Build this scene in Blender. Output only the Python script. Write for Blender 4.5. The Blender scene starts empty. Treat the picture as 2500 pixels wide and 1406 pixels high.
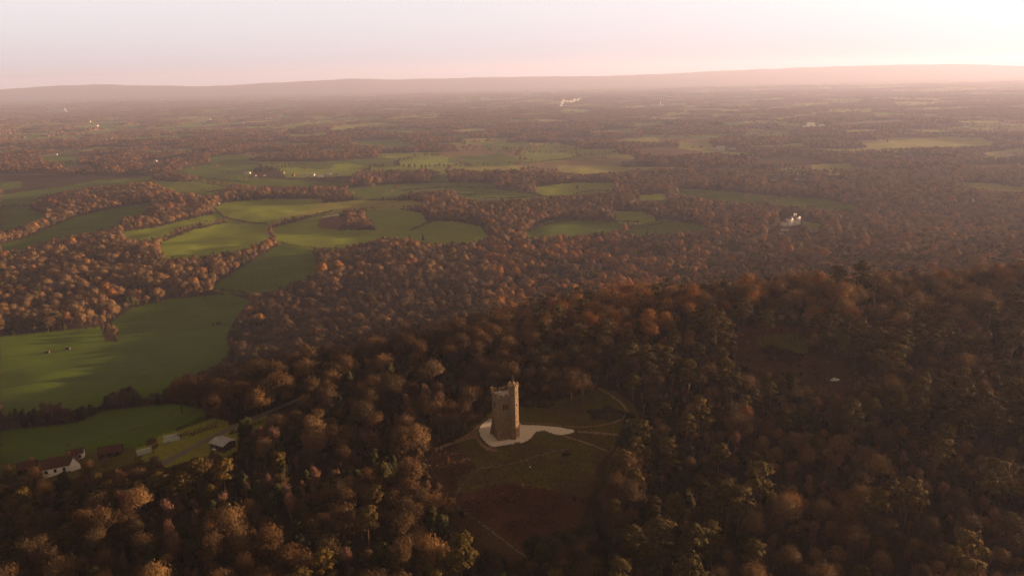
import bpy, math, random
import numpy as np
from mathutils import Vector, Matrix
R = math.radians
rng = np.random.default_rng(7)
random.seed(7)
SC = bpy.context.scene
COL = SC.collection

# ------------------------------------------------------------------ camera
CAMZ = 148.0; PITCH = R(16.2); ROLL = R(1.3); FPX = 1785.0
Rv0 = np.array([1, 0, 0.]); Uv0 = np.array([0, math.sin(PITCH), math.cos(PITCH)])
Fv = np.array([0, math.cos(PITCH), -math.sin(PITCH)])
Rv = Rv0*math.cos(ROLL) - Uv0*math.sin(ROLL)
Uv = Uv0*math.cos(ROLL) + Rv0*math.sin(ROLL)
cd = bpy.data.cameras.new('camera'); cam = bpy.data.objects.new('camera', cd); COL.objects.link(cam)
cd.sensor_width = 36; cd.lens = FPX/2500*36; cd.clip_start = 1; cd.clip_end = 90000
M = Matrix(((Rv[0], Uv[0], -Fv[0], 0), (Rv[1], Uv[1], -Fv[1], 0), (Rv[2], Uv[2], -Fv[2], CAMZ), (0, 0, 0, 1)))
cam.matrix_world = M
SC.camera = cam
def project(x, y, z):
    dz = z - CAMZ
    a = x*Rv[0]+y*Rv[1]+dz*Rv[2]; b = x*Uv[0]+y*Uv[1]+dz*Uv[2]; c = x*Fv[0]+y*Fv[1]+dz*Fv[2]
    c2 = np.where(c < 1, 1, c)
    u = 1250+FPX*a/c2; v = 703-FPX*b/c2
    return np.where(c < 1, -9999, u), np.where(c < 1, -9999, v), c

# ------------------------------------------------------------------ noise
def _h(i, j, s):
    n = (i.astype(np.int64)*374761393 + j.astype(np.int64)*668265263 + s*974634777) & 0x7fffffff
    n = ((n ^ (n >> 13))*1274126177) & 0x7fffffff
    n = n ^ (n >> 16)
    return (n & 0xffffff)/float(0xffffff)
def vnoise(x, y, s=0):
    i = np.floor(x); j = np.floor(y); fx = x-i; fy = y-j
    fx = fx*fx*(3-2*fx); fy = fy*fy*(3-2*fy)
    return ((_h(i, j, s)*(1-fx)+_h(i+1, j, s)*fx)*(1-fy) + (_h(i, j+1, s)*(1-fx)+_h(i+1, j+1, s)*fx)*fy)
def fbm(x, y, s=0, o=4):
    t = 0; a = 1; n = 0
    for k in range(o):
        t = t+a*vnoise(x*2**k, y*2**k, s+k*17); n += a; a *= .5
    return t/n
def sst(a, b, x):
    t = np.clip((x-a)/(b-a), 0, 1); return t*t*(3-2*t)

# ------------------------------------------------------------------ terrain height
def height(x, y):
    x = np.asarray(x, float); y = np.asarray(y, float)
    y0 = np.interp(x, [-500, -300, -60, 60, 350, 700], [170, 215, 345, 380, 460, 520])
    L = np.interp(x, [-400, -100, 200, 700], [800, 820, 900, 1050])
    t = np.clip((y-y0)/L, 0, 1)
    base = -158*(1-(1-t)**2.0)*sst(0, .16, t)
    side = -40*sst(-90, -420, x)*(1-t)*sst(900, 200, y)
    far = sst(500, 1600, y)
    und = far*(fbm(x/900+3, y/900, 5, 3)-.5)*26 + (fbm(x/160, y/160, 9, 3)-.5)*9*sst(340, 700, y) 
    und = und + sst(2500, 6000, y)*(fbm(x/2600+8, y/2200, 31, 3)-.5)*60*sst(20000, 12000, y)
    und = und + sst(60, 200, np.hypot(x+3, y-284))*(fbm(x/70, y/70, 77, 2)-.5)*4
    rr = np.hypot(x, y); az = x/np.maximum(y, 1)
    ridge = np.interp(az, [-1.2, -.70, -.53, -.40, -.21, -.14, 0, .14, .22, .37, .476, .62, .70, 1.2],
                          [170, 180, 148, 20, 148, 94, 98, 52, 100, 180, 195, 212, 180, 170])
    ridge = ridge + (fbm(az*34+4, az*0, 41, 4)-.5)*46
    drop = 35*sst(2500, 12000, rr)
    prof = sst(19500, 24000, y)
    d = (base+side+und-drop)*(1-prof) + prof*ridge
    d = d + 34*np.exp(-((x-615)/110)**2-((y-600)/95)**2)       # knoll added out of view to shade the left slope
    d = d - 20*np.exp(-((x-335)/110)**2-((y-625)/80)**2)  # dip added to let low sun through to the slope
    d = d + 24*np.exp(-((x-95)/120)**2-((y-610)/130)**2)       # rise added behind the tower so its trees catch sun
    return d
def hgt(x, y): return float(height(np.array([x]), np.array([y]))[0])

def unproject(pts):
    pts = np.asarray(pts, float).reshape(-1, 2)
    a = (pts[:, 0]-1250)/FPX; b = (703-pts[:, 1])/FPX
    D = Fv[None]+a[:, None]*Rv[None]+b[:, None]*Uv[None]
    D /= np.linalg.norm(D, axis=1)[:, None]
    ts = np.geomspace(80, 24000, 1000)
    out = np.zeros((len(pts), 3))
    for k in range(len(pts)):
        P = D[k][None]*ts[:, None]
        g = height(P[:, 0], P[:, 1]); dz = P[:, 2]+CAMZ-g
        idx = np.argmax(dz < 0)
        if dz[idx] >= 0: idx = len(ts)-1
        lo, hi = ts[idx-1], ts[idx]
        for _ in range(22):
            m = (lo+hi)/2; p = D[k]*m
            if p[2]+CAMZ-hgt(p[0], p[1]) < 0: hi = m
            else: lo = m
        p = D[k]*hi; out[k] = (p[0], p[1], hgt(p[0], p[1]))
    return out
def at(u, v): return Vector(unproject([(u, v)])[0])

# ------------------------------------------------------------------ open ground seen in the photo
G1, G2, G3, DRY, SOIL, HEA, YARD, FLOOR, BRACK = 1, 2, 3, 4, 5, 6, 7, 8, 9
OPEN = [
 (G1, [(0,822),(120,810),(245,798),(256,832),(286,834),(292,802),(272,787),(320,752),(420,730),(560,718),(608,733),(575,765),(550,820),(560,852),(520,890),(430,918),(398,950),(350,962),(330,938),(262,952),(240,985),(200,990),(0,1004)]),
 (G1, [(0,1052),(190,1032),(250,1003),(330,995),(420,985),(500,1000),(498,1028),(470,1045),(430,1052),(345,1092),(300,1104),(205,1106),(160,1112),(60,1140),(0,1160)]),
 (G1, [(515,702),(560,672),(640,622),(682,597),(758,609),(774,640),(768,662),(700,690),(640,712),(560,706)]),
 (G2, [(395,592),(470,562),(560,542),(650,549),(656,580),(600,602),(500,620),(412,626),(390,606)]),
 (G2, [(518,506),(560,493),(650,486),(788,486),(722,520),(655,546),(560,535),(528,520)]),
 (G2, [(666,556),(760,531),(830,519),(824,526),(778,540),(770,556),(835,562),(935,562),(928,578),(840,600),(790,605),(680,590)]),
 (SOIL, [(778,536),(800,528),(838,530),(820,560),(775,556)]),
 (G2, [(889,516),(960,508),(1030,520),(1042,541),(1100,540),(1170,551),(1190,573),(1150,590),(1060,592),(1000,577),(940,578),(925,557)]),
 (G3, [(720,523),(788,496),(860,490),(1000,489),(1042,498),(960,500),(880,505),(800,513)]),
 (G1, [(1285,564),(1340,538),(1440,534),(1520,546),(1512,560),(1400,571),(1300,572)]),
 (G2, [(1500,516),(1560,515),(1602,530),(1560,540),(1512,541)]),
 (G1, [(1524,560),(1622,536),(1722,551),(1706,562),(1560,570)]),
 (G1, [(0,598),(60,584),(110,560),(180,531),(240,516),(330,501),(372,494),(340,520),(290,532),(284,550),(200,566),(120,582),(60,602),(0,612)]),
 (G2, [(300,566),(380,555),(500,526),(530,521),(538,531),(440,550),(395,574),(340,582),(302,578)]),
 (G1, [(0,476),(150,456),(225,442),(320,436),(372,430),(360,440),(200,457),(95,478),(60,508),(110,522),(60,545),(0,565)]),
 (G2, [(370,442),(480,445),(560,458),(512,474),(440,468),(400,455)]),
 (G1, [(460,432),(580,432),(720,440),(850,447),(845,452),(620,452),(560,446)]),
 (G1, [(440,412),(560,394),(640,398),(600,426),(520,428),(450,424)]),
 (G2, [(690,413),(850,398),(905,408),(860,420),(700,424)]),
 (G1, [(845,462),(950,450),(1085,446),(1200,447),(1210,455),(1060,462),(1000,468),(960,480),(870,480)]),
 (G1, [(1112,462),(1200,458),(1320,476),(1300,483),(1180,486),(1120,478)]),
 (G2, [(1304,455),(1400,446),(1500,446),(1490,466),(1400,474),(1330,476)]),
 (G1, [(1050,440),(1085,424),(1095,436),(1090,446),(1055,447)]),
 (G2, [(1560,476),(1624,474),(1620,486),(1570,488)]),
 (G1, [(1656,460),(1760,466),(1890,478),(2005,486),(2090,500),(2080,510),(1990,505),(1890,496),(1740,486),(1660,470)]),
 (G2, [(1960,540),(1995,545),(2005,552),(1990,556),(1968,548)]),
 (G3, [(2102,352),(2200,345),(2300,334),(2390,336),(2436,350),(2400,357),(2250,362),(2140,364)]),
 (G3, [(2330,446),(2400,446),(2500,457),(2500,468),(2400,460)]),
 (G3, [(2400,374),(2500,360),(2500,378),(2430,388)]),
 (G1, [(1085,386),(1220,374),(1260,384),(1160,398)]),
 (DRY, [(1260,402),(1400,390),(1500,386),(1560,392),(1480,402),(1340,412)]),
 (G3, [(1360,405),(1480,404),(1560,412),(1430,424),(1360,416)]),
 (SOIL, [(1560,362),(1640,360),(1720,372),(1640,380),(1570,376)]),
 (SOIL, [(1850,392),(1920,380),(2010,392),(1970,402),(1890,400)]),
 (G3, [(1980,402),(2080,398),(2060,408),(2000,410)]),
 (G1, [(0,447),(50,442),(56,448),(0,456)]), (G1, [(95,384),(150,378),(190,382),(188,394),(120,398)]), (DRY, [(150,406),(219,402),(225,410),(170,415)]), (G1, [(505,386),(560,377),(612,382),(600,396),(540,402)]),
 (G3, [(400,366),(461,361),(470,366),(410,371)]), (G1, [(704,398),(760,394),(815,402),(805,414),(730,412)]), (G3, [(805,312),(850,306),(882,309),(870,316),(815,317)]), (G3, [(453,287),(547,284),(550,288),(460,291)]),
 (G1, [(242,301),(297,299),(300,304),(245,305)]), (DRY, [(145,288),(199,286),(200,291),(148,292)]), (G1, [(860,345),(976,340),(980,354),(880,357)]), (G3, [(704,329),(797,326),(800,332),(710,334)]), (DRY, [(461,325),(516,323),(518,328),(465,329)]),
 (G3, [(0,311),(51,309),(54,314),(0,315)]), (G1, [(930,352),(1000,348),(1010,357),(940,360)]), (G1, [(1180,350),(1290,346),(1300,356),(1200,360)]), (G3, [(1500,340),(1600,336),(1610,343),(1510,346)]), (G3, [(1655,350),(1730,346),(1740,356),(1670,358)]),
 (G3, [(1910,352),(1960,349),(1965,356),(1915,358)]), (G3, [(1100,318),(1180,315),(1190,320),(1110,322)]), (G3, [(1260,276),(1340,274),(1345,278),(1265,280)]), (G3, [(2170,248),(2240,246),(2245,250),(2175,252)]), (G3, [(1880,284),(1950,282),(1955,286),(1885,288)]), (G3, [(2180,240),(2290,238),(2295,243),(2185,244)]),
 # tower clearing
 (10, [(1112,1082),(1165,1030),(1196,1006),(1215,990),(1270,985),(1360,978),(1440,955),(1470,948),(1508,958),(1545,985),(1562,1015),(1535,1035),(1506,1050),(1502,1085),(1475,1104),(1458,1130),(1452,1182),(1430,1216),(1350,1196),(1250,1180),(1150,1200),(1115,1205),(1120,1165),(1165,1140),(1135,1112)]),
 (BRACK, [(1060,1096),(1112,1076),(1140,1112),(1168,1140),(1118,1168),(1112,1206),(1075,1170),(1040,1130)]),
 (HEA, [(1150,1200),(1250,1180),(1350,1196),(1430,1216),(1415,1262),(1360,1290),(1300,1300),(1255,1322),(1210,1290),(1160,1258),(1118,1236),(1112,1205)]),
 (BRACK, [(1102,1230),(1160,1258),(1210,1290),(1262,1322),(1282,1352),(1262,1362),(1200,1330),(1140,1290),(1102,1262)]),
 # clearing on the right
 (HEA, [(1800,800),(1860,796),(1955,800),(1960,812),(1870,818),(1830,840),(1795,838)]),
 (10, [(1850,818),(1950,812),(1975,832),(1970,850),(1935,862),(1880,842),(1845,840)]),
 (BRACK, [(1800,850),(1850,842),(1930,862),(1990,870),(2060,880),(2070,935),(2040,960),(1980,950),(1940,900),(1860,900),(1800,880)]),
 (10, [(2040,800),(2075,800),(2078,840),(2050,850)]),
 (BRACK, [(2010,905),(2075,900),(2080,945),(2020,955)]),
 # cottage, barn and garden openings
 (10, [(40,1160),(120,1115),(215,1100),(320,1090),(345,1115),(260,1140),(140,1166)]),
 (G3, [(330,1098),(400,1058),(440,1050),(520,1020),(560,1030),(470,1088),(400,1115),(345,1116)]),
 (G3, [(468,1090),(560,1040),(650,1004),(650,1028),(580,1060),(580,1095),(545,1104),(500,1104),(430,1122),(396,1135),(400,1115)]),
 (YARD, [(1870,575),(1950,570),(1960,560),(1900,555)]),
]
MW, MH = 1250, 703
GRID = np.zeros((MH, MW), np.uint8)
yy, xx = np.mgrid[0:MH, 0:MW]
xx2 = (xx+.5)*2; yy2 = (yy+.5)*2
def raster(poly):
    p = np.array(poly, float); x0, y0 = p.min(0); x1, y1 = p.max(0)
    ia, ib = max(0, int(y0/2)-1), min(MH, int(y1/2)+2); ja, jb = max(0, int(x0/2)-1), min(MW, int(x1/2)+2)
    X = xx2[ia:ib, ja:jb]; Y = yy2[ia:ib, ja:jb]; ins = np.zeros(X.shape, bool)
    for k in range(len(p)):
        xa, ya = p[k]; xb, yb = p[(k+1) % len(p)]
        if ya == yb: continue
        c = (ya > Y) != (yb > Y)
        ins ^= c & (X < (xb-xa)*(Y-ya)/(yb-ya)+xa)
    return (slice(ia, ib), slice(ja, jb)), ins
for code, poly in OPEN:
    s, ins = raster(poly); GRID[s][ins] = code
# further things that must stay visible above the trees: buildings etc. (no ground colour)
CLEAR = [[(1902,512),(1965,512),(1965,548),(1935,560),(1902,545)], [(1895,552),(1930,550),(1930,572),(1895,572)], [(1975,556),(1998,556),(1998,568),(1975,568)],
         [(1188,912),(1278,912),(1278,1080),(1188,1080)], [(100,1105),(250,1095),(250,1160),(110,1166)], [(515,1062),(578,1062),(578,1095),(515,1095)], [(612,1018),(560,1040),(700,990),(735,966),(745,975),(700,1000)],
         [(788,516),(832,518),(832,534),(786,536)],
         [(1872,432),(1910,432),(1910,445),(1872,445)],[(1925,432),(1975,432),(1975,447),(1925,447)],[(2020,430),(2050,430),(2050,441),(2020,441)],
         [(595,415),(680,415),(860,418),(860,438),(595,438)], [(345,388),(400,388),(400,406),(345,406)], [(1720,356),(1800,358),(1800,372),(1720,370)]]
KEEP = GRID > 0
CLD = np.zeros((MH, MW))
for poly in CLEAR:
    s, ins = raster(poly); q_ = max(poly, key=lambda p_: p_[1]); g_ = unproject([q_])[0]; CLD[s] = np.where(ins, np.maximum(CLD[s], math.hypot(g_[0], g_[1])*(1.05 if g_[1] < 600 else 1.11)), CLD[s])
def mask_at(arr, u, v):
    i = np.clip((v/2).astype(int), 0, MH-1); j = np.clip((u/2).astype(int), 0, MW-1)
    ok = (u >= 0) & (u < 2500) & (v >= 0) & (v < 1406)
    return np.where(ok, arr[i, j], 0)

# ground colours are extended a little toward the camera, under the trees that edge each field
GC = GRID.copy()
for _ in range(5):
    up = np.roll(GC, 1, axis=0); up[0] = 0
    GC = np.where(GC == 0, up, GC)

# ------------------------------------------------------------------ patchwork of the far plain
CELL = 240.0
def cells(x, y):
    wx = x+60*(vnoise(x/130, y/130, 3)-.5); wy = y+60*(vnoise(x/130, y/130, 4)-.5)
    gx = wx/CELL; gy = wy/CELL; ci = np.floor(gx); cj = np.floor(gy)
    d1 = np.full(x.shape, 9.); d2 = np.full(x.shape, 9.); idv = np.zeros(x.shape)
    for a in (-1, 0, 1):
        for b in (-1, 0, 1):
            i = ci+a; j = cj+b
            px = i+.1+.8*_h(i, j, 11); py = j+.1+.8*_h(i, j, 12)
            d = np.hypot(gx-px, gy-py); h = _h(i, j, 13)
            n = d < d1
            d2 = np.where(n, d1, np.minimum(d2, d)); idv = np.where(n, h, idv); d1 = np.where(n, d, d1)
    return idv, (d2-d1)*CELL*.5
def wood_far(x, y):
    idv, e = cells(x, y)
    big = fbm(x/1500+7, y/1500+2, 55, 3)
    thr = .46+ .8*(big-.5)
    w = idv < thr
    return w, idv, e, thr

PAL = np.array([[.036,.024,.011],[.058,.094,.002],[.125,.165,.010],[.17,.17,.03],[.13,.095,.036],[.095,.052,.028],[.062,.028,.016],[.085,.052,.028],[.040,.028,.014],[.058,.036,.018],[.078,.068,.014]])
def ground_col(x, y, z):
    u, v, c = project(x, y, z)
    m = mask_at(GC, u, v)
    r = np.hypot(x, y)
    inside = (u > -200) & (u < 2700)
    farz = np.where(inside, v < 428, r > 1900) & (r > 900)
    w, idv, e, thr = wood_far(x, y)
    fc = np.zeros(x.shape+(3,)); q = (idv-thr)/np.maximum(1-thr, .05)
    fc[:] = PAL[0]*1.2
    k = (~w); 
    fc[k] = PAL[2]
    fc[k & (q > .35)] = PAL[3]; fc[k & (q > .6)] = PAL[1]; fc[k & (q > .8)] = PAL[4]; fc[k & (q > .92)] = PAL[7]
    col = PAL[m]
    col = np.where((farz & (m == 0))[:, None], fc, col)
    # woodland on the far ridge
    n = fbm(x/260, y/420, 61, 4)[:, None]
    rid = sst(16000, 19000, y)[:, None]
    rc = PAL[0]*(1.3+.8*n)
    col = col*(1-rid)+rc*rid
    # worn, uneven turf round the tower and uneven pasture
    n2 = fbm(x/9, y/9, 71, 4)[:, None]; n3 = fbm(x/55, y/35, 72, 3)[:, None]
    grass = np.isin(m, [1, 2, 3, 10])[:, None] & (r < 2000)[:, None]
    nearT = sst(95, 60, np.hypot(x+3, y-270))[:, None]
    mixv = np.clip((n2-.42)*5, 0, 1)*nearT*.75
    col = np.where(grass, col*(1-mixv)+PAL[9]*1.05*mixv, col)
    col = col*np.where(grass, (.70+.45*n3+.2*n2)*(1+.05*np.sin((x*.35+y*.94)[:, None]*1.1)), .75+.5*n2)
    return col

def new_mat(name): 
    m = bpy.data.materials.new(name); m.use_nodes = True; nt = m.node_tree
    b = nt.nodes['Principled BSDF']; return m, nt, b
def node(nt, t, **k):
    n = nt.nodes.new(t)
    for a, v in k.items(): setattr(n, a, v)
    return n
def simple(name, col, rough=.9, scale=1.0, var=.25, bump=0, c2=None, spec=.2, metal=0):
    m, nt, b = new_mat(name); L = nt.links
    tc = node(nt, 'ShaderNodeTexCoord'); nz = node(nt, 'ShaderNodeTexNoise'); nz.inputs['Scale'].default_value = scale; nz.inputs['Detail'].default_value = 5
    L.new(tc.outputs['Object'], nz.inputs['Vector'])
    mx = node(nt, 'ShaderNodeMix', data_type='RGBA')
    a = [c*(1-var) for c in col]; d = [min(1, c*(1+var)) for c in (c2 or col)]
    mx.inputs[6].default_value = (*a, 1); mx.inputs[7].default_value = (*d, 1)
    rp = node(nt, 'ShaderNodeValToRGB'); rp.color_ramp.elements[0].position = .35; rp.color_ramp.elements[1].position = .65
    L.new(nz.outputs['Fac'], rp.inputs[0]); L.new(rp.outputs['Color'], mx.inputs[0]); L.new(mx.outputs[2], b.inputs['Base Color'])
    b.inputs['Roughness'].default_value = rough; b.inputs['Specular IOR Level'].default_value = spec; b.inputs['Metallic'].default_value = metal
    if bump:
        bp = node(nt, 'ShaderNodeBump'); bp.inputs['Strength'].default_value = bump; bp.inputs['Distance'].default_value = .1
        L.new(nz.outputs['Fac'], bp.inputs['Height']); L.new(bp.outputs['Normal'], b.inputs['Normal'])
    return m

def mesh_from(name, V, F, mats, mi=None, smooth=False):
    """V (n,3), F (m,k) uniform array or list of arrays of uniform sizes"""
    me = bpy.data.meshes.new(name)
    if not isinstance(F, list): F = [F]
    F = [np.asarray(f, np.int32) for f in F if len(f)]
    V = np.asarray(V, np.float32)
    me.vertices.add(len(V)); me.vertices.foreach_set('co', V.ravel())
    loops = np.concatenate([f.ravel() for f in F]); tot = np.concatenate([np.full(len(f), f.shape[1], np.int32) for f in F])
    st = np.concatenate([[0], np.cumsum(tot)[:-1]]).astype(np.int32)
    me.loops.add(len(loops)); me.loops.foreach_set('vertex_index', loops.astype(np.int32))
    me.polygons.add(len(tot)); me.polygons.foreach_set('loop_start', st); me.polygons.foreach_set('loop_total', tot)
    if mi is not None: me.polygons.foreach_set('material_index', np.asarray(mi, np.int32))
    if smooth: me.polygons.foreach_set('use_smooth', np.ones(len(tot), bool))
    for m in mats: me.materials.append(m)
    me.update(calc_edges=True)
    return me
def tag(o, label=None, cat=None, group=None, kind=None):
    if label: o['label'] = label
    if cat: o['category'] = cat
    if group: o['group'] = group
    if kind: o['kind'] = kind
    return o
def link(name, me, parent=None, loc=None):
    o = bpy.data.objects.new(name, me); COL.objects.link(o)
    if parent is not None: o.parent = parent
    if loc is not None: o.location = loc
    return o
def empty(name, loc, rz=0):
    o = bpy.data.objects.new(name, None); COL.objects.link(o); o.location = loc; o.rotation_euler = (0, 0, rz); return o

# ------------------------------------------------------------------ terrain sheet (polar grid round the camera)
th = np.concatenate([np.linspace(-180, -48, 67)[:-1], np.linspace(-48, 48, 1250), np.linspace(48, 180, 67)[1:]])
th = np.radians(th)
rad = np.concatenate([[1, 30], np.geomspace(60, 900, 420)[:-1], np.geomspace(900, 27000, 560)])
TT, RR = np.meshgrid(th, rad)
X = (np.sin(TT)*RR).ravel(); Y = (np.cos(TT)*RR).ravel()
Z = height(X, Y)
nT = len(th); nR = len(rad)
i = np.arange(nR-1)[:, None]*nT+np.arange(nT-1)[None]
F = np.stack([i, i+1, i+nT+1, i+nT], -1).reshape(-1, 4)[:, ::-1]
gm, nt, b = new_mat('ground'); L = nt.links
at_ = node(nt, 'ShaderNodeAttribute', attribute_name='Col')
tc = node(nt, 'ShaderNodeTexCoord')
nz = node(nt, 'ShaderNodeTexNoise'); nz.inputs['Scale'].default_value = .9; nz.inputs['Detail'].default_value = 8; L.new(tc.outputs['Object'], nz.inputs['Vector'])
mr = node(nt, 'ShaderNodeMapRange'); mr.inputs['From Min'].default_value = .3; mr.inputs['From Max'].default_value = .7; mr.inputs['To Min'].default_value = .72; mr.inputs['To Max'].default_value = 1.28
L.new(nz.outputs['Fac'], mr.inputs['Value'])
vm = node(nt, 'ShaderNodeVectorMath', operation='SCALE'); L.new(at_.outputs['Color'], vm.inputs[0]); L.new(mr.outputs['Result'], vm.inputs['Scale'])
L.new(vm.outputs[0], b.inputs['Base Color']); b.inputs['Roughness'].default_value = 1; b.inputs['Specular IOR Level'].default_value = .05
gme = mesh_from('ground', np.stack([X, Y, Z], 1), F, [gm], smooth=True)
ca = gme.color_attributes.new('Col', 'FLOAT_COLOR', 'POINT')
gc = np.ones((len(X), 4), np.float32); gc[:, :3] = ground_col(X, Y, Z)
ca.data.foreach_set('color', gc.ravel())
tag(link('ground', gme), kind='structure')

# ------------------------------------------------------------------ foliage materials
def foliage(name, cols, sat=1, trans=.0):
    """per-object random pick between colours, plus fine noise"""
    m, nt, b = new_mat(name); L = nt.links
    oi = node(nt, 'ShaderNodeObjectInfo'); rp = node(nt, 'ShaderNodeValToRGB'); e = rp.color_ramp.elements
    e[0].position = 0; e[0].color = (*cols[0], 1); e[1].position = 1; e[1].color = (*cols[-1], 1)
    for k, c in enumerate(cols[1:-1]):
        q = e.new((k+1)/(len(cols)-1)); q.color = (*c, 1)
    L.new(oi.outputs['Random'], rp.inputs[0])
    tc = node(nt, 'ShaderNodeTexCoord'); nz = node(nt, 'ShaderNodeTexNoise'); nz.inputs['Scale'].default_value = .55; nz.inputs['Detail'].default_value = 3
    L.new(tc.outputs['Object'], nz.inputs['Vector'])
    mr = node(nt, 'ShaderNodeMapRange'); mr.inputs['From Min'].default_value = .3; mr.inputs['From Max'].default_value = .7; mr.inputs['To Min'].default_value = .65; mr.inputs['To Max'].default_value = 1.35
    L.new(nz.outputs['Fac'], mr.inputs['Value'])
    vm = node(nt, 'ShaderNodeVectorMath', operation='SCALE'); L.new(rp.outputs['Color'], vm.inputs[0]); L.new(mr.outputs['Result'], vm.inputs['Scale'])
    L.new(vm.outputs[0], b.inputs['Base Color']); b.inputs['Roughness'].default_value = .9; b.inputs['Specular IOR Level'].default_value = .1
    return m
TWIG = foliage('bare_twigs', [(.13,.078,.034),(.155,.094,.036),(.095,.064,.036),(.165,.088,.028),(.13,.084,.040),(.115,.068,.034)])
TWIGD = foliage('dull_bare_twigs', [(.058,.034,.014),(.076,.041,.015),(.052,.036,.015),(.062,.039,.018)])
TWIGO = foliage('sunlit_russet_twigs', [(.19,.086,.024),(.22,.105,.026),(.165,.074,.022),(.20,.080,.02)])  # brighter orange twigs, sunlight put into the crown colour
BIRCH = foliage('birch_twigs', [(.105,.058,.038),(.13,.064,.042),(.095,.060,.044)])
PINE = foliage('pine_needles', [(.046,.036,.008),(.068,.050,.009),(.052,.038,.010),(.082,.056,.010)])
DARK = foliage('evergreen_leaves', [(.018,.021,.006),(.026,.028,.007),(.040,.038,.009)])
SPRUCE = foliage('spruce_needles', [(.018,.024,.011),(.030,.030,.014),(.024,.028,.012)])
BARK = simple('bark', (.085,.055,.040), scale=3, var=.3)
PBARK = simple('pine_bark', (.16,.085,.050), scale=2, var=.35)
BBARK = simple('birch_bark', (.13,.10,.08), scale=3, var=.4)

# ------------------------------------------------------------------ tree meshes
class TM:
    def __init__(s): s.V = []; s.F = []; s.n = 0
    def add(s, V, F): s.V.append(np.asarray(V, float)); s.F.append(np.asarray(F)+s.n); s.n += len(V)
    def tube(s, pts, rs, k=6):
        pts = np.asarray(pts, float); a = np.arange(k)*2*np.pi/k; V = []
        for j, p in enumerate(pts):
            d = pts[min(j+1, len(pts)-1)]-pts[max(j-1, 0)]; d = d/np.linalg.norm(d)
            e = np.cross(d, [0, 1, .1]); e /= np.linalg.norm(e); f = np.cross(d, e)
            V.append(p+rs[j]*(np.cos(a)[:, None]*e+np.sin(a)[:, None]*f))
        V = np.concatenate(V); F = []
        for j in range(len(pts)-1):
            for q in range(k): F.append((j*k+q, j*k+(q+1) % k, (j+1)*k+(q+1) % k, (j+1)*k+q))
        s.add(V, F)
    def quads(s, C, N, T, w, l):
        """cards at C with normal N, long axis T"""
        N = N/np.linalg.norm(N, axis=1)[:, None]; B = np.cross(N, T); B /= np.maximum(np.linalg.norm(B, axis=1), 1e-6)[:, None]; T = np.cross(B, N)
        w = np.asarray(w)[:, None]/2; l = np.asarray(l)[:, None]/2
        V = np.stack([C-B*w-T*l, C+B*w-T*l*.6, C+B*w*.7+T*l, C-B*w+T*l*.7], 1).reshape(-1, 3)
        s.add(V, np.arange(len(V)).reshape(-1, 4))
    def arr(s): return np.concatenate(s.V), np.concatenate(s.F)
def rdir(n, g): v = g.normal(size=(n, 3)); return v/np.linalg.norm(v, axis=1)[:, None]

def broadleaf(seed, lod, H=17, Rr=6.2, birch=False):
    g = np.random.default_rng(seed); tr = TM(); cr = TM()
    base = H*(.13 if not birch else .15)
    lean = g.normal(0, .5, 2)
    top = np.array([lean[0], lean[1], H*.8])
    tr.tube([(0, 0, -1), (0, 0, base), top*[.4, .4, .62], top], [.34, .27, .17, .05], 6 if lod == 0 else 4)
    nl = 12 if not birch else 8
    dome = (lod > 0 or seed % 2 == 0) and not birch
    lobes = []
    for k in range(nl):
        a = k*2.4+g.uniform(-.4, .4); f = g.uniform(.25, 1)
        if birch: c = np.array([math.cos(a)*Rr*.45*f, math.sin(a)*Rr*.45*f, H*g.uniform(.38, .88)]); rl = Rr*g.uniform(.45, .6)
        else:
            el = g.uniform(.0, 1.45); c = np.array([math.cos(a)*math.cos(el)*Rr*.62, math.sin(a)*math.cos(el)*Rr*.62, base+(H-base)*(.33+.42*math.sin(el))]); rl = Rr*g.uniform(.28, .58)
        if dome and not birch: c = np.array([c[0]*.9, c[1]*.9, c[2]]); rl *= 1.12
        lobes.append((c, rl))
        if lod == 0: 
            st = np.array([lean[0]*.2, lean[1]*.2, base+(c[2]-base)*.25]); tr.tube([st, (st+c)/2+[0, 0, .3], c+(c-st)*.25], [.15, .09, .03], 4)
    n = {0: 2800, 1: 760, 2: 240}[lod]
    if birch: n = int(n*.6)
    sz = {0: 1, 1: 1.75, 2: 2.8}[lod]
    li = g.integers(0, nl, n); LC = np.array([l[0] for l in lobes])[li]; LR = np.array([l[1] for l in lobes])[li]
    d = rdir(n, g); d[:, 2] = np.abs(d[:, 2])*g.choice([1, 1, 1, -.5], n)
    ctr = np.array([0, 0, base+(H-base)*.35]); 
    rr = LR*g.uniform(.55, 1.02, n)**.7
    C = LC+d*rr[:, None]*[1, 1, .9]
    if birch: C[:, 2] = LC[:, 2]+d[:, 2]*rr*1.3
    out = (C-ctr); out /= np.linalg.norm(out, axis=1)[:, None]
    if lod == 0: C = ctr+(C-ctr)*(1+.15*g.normal(size=(n, 1)))
    N = out*(1.0 if lod else .6)+d*(.7 if lod else .4)+rdir(n, g)*(.45 if lod else .75)
    T = d*.4+out*.5+np.array([0, 0, .5 if not birch else 1.2])+rdir(n, g)*.6
    cr.quads(C, N, T, g.uniform(*((.09, .2) if lod == 0 else (.16, .34)), n)*sz, g.uniform(*((.7, 1.7) if lod == 0 else (.5, 1.2)), n)*sz**.8)
    return tr, cr
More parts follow.
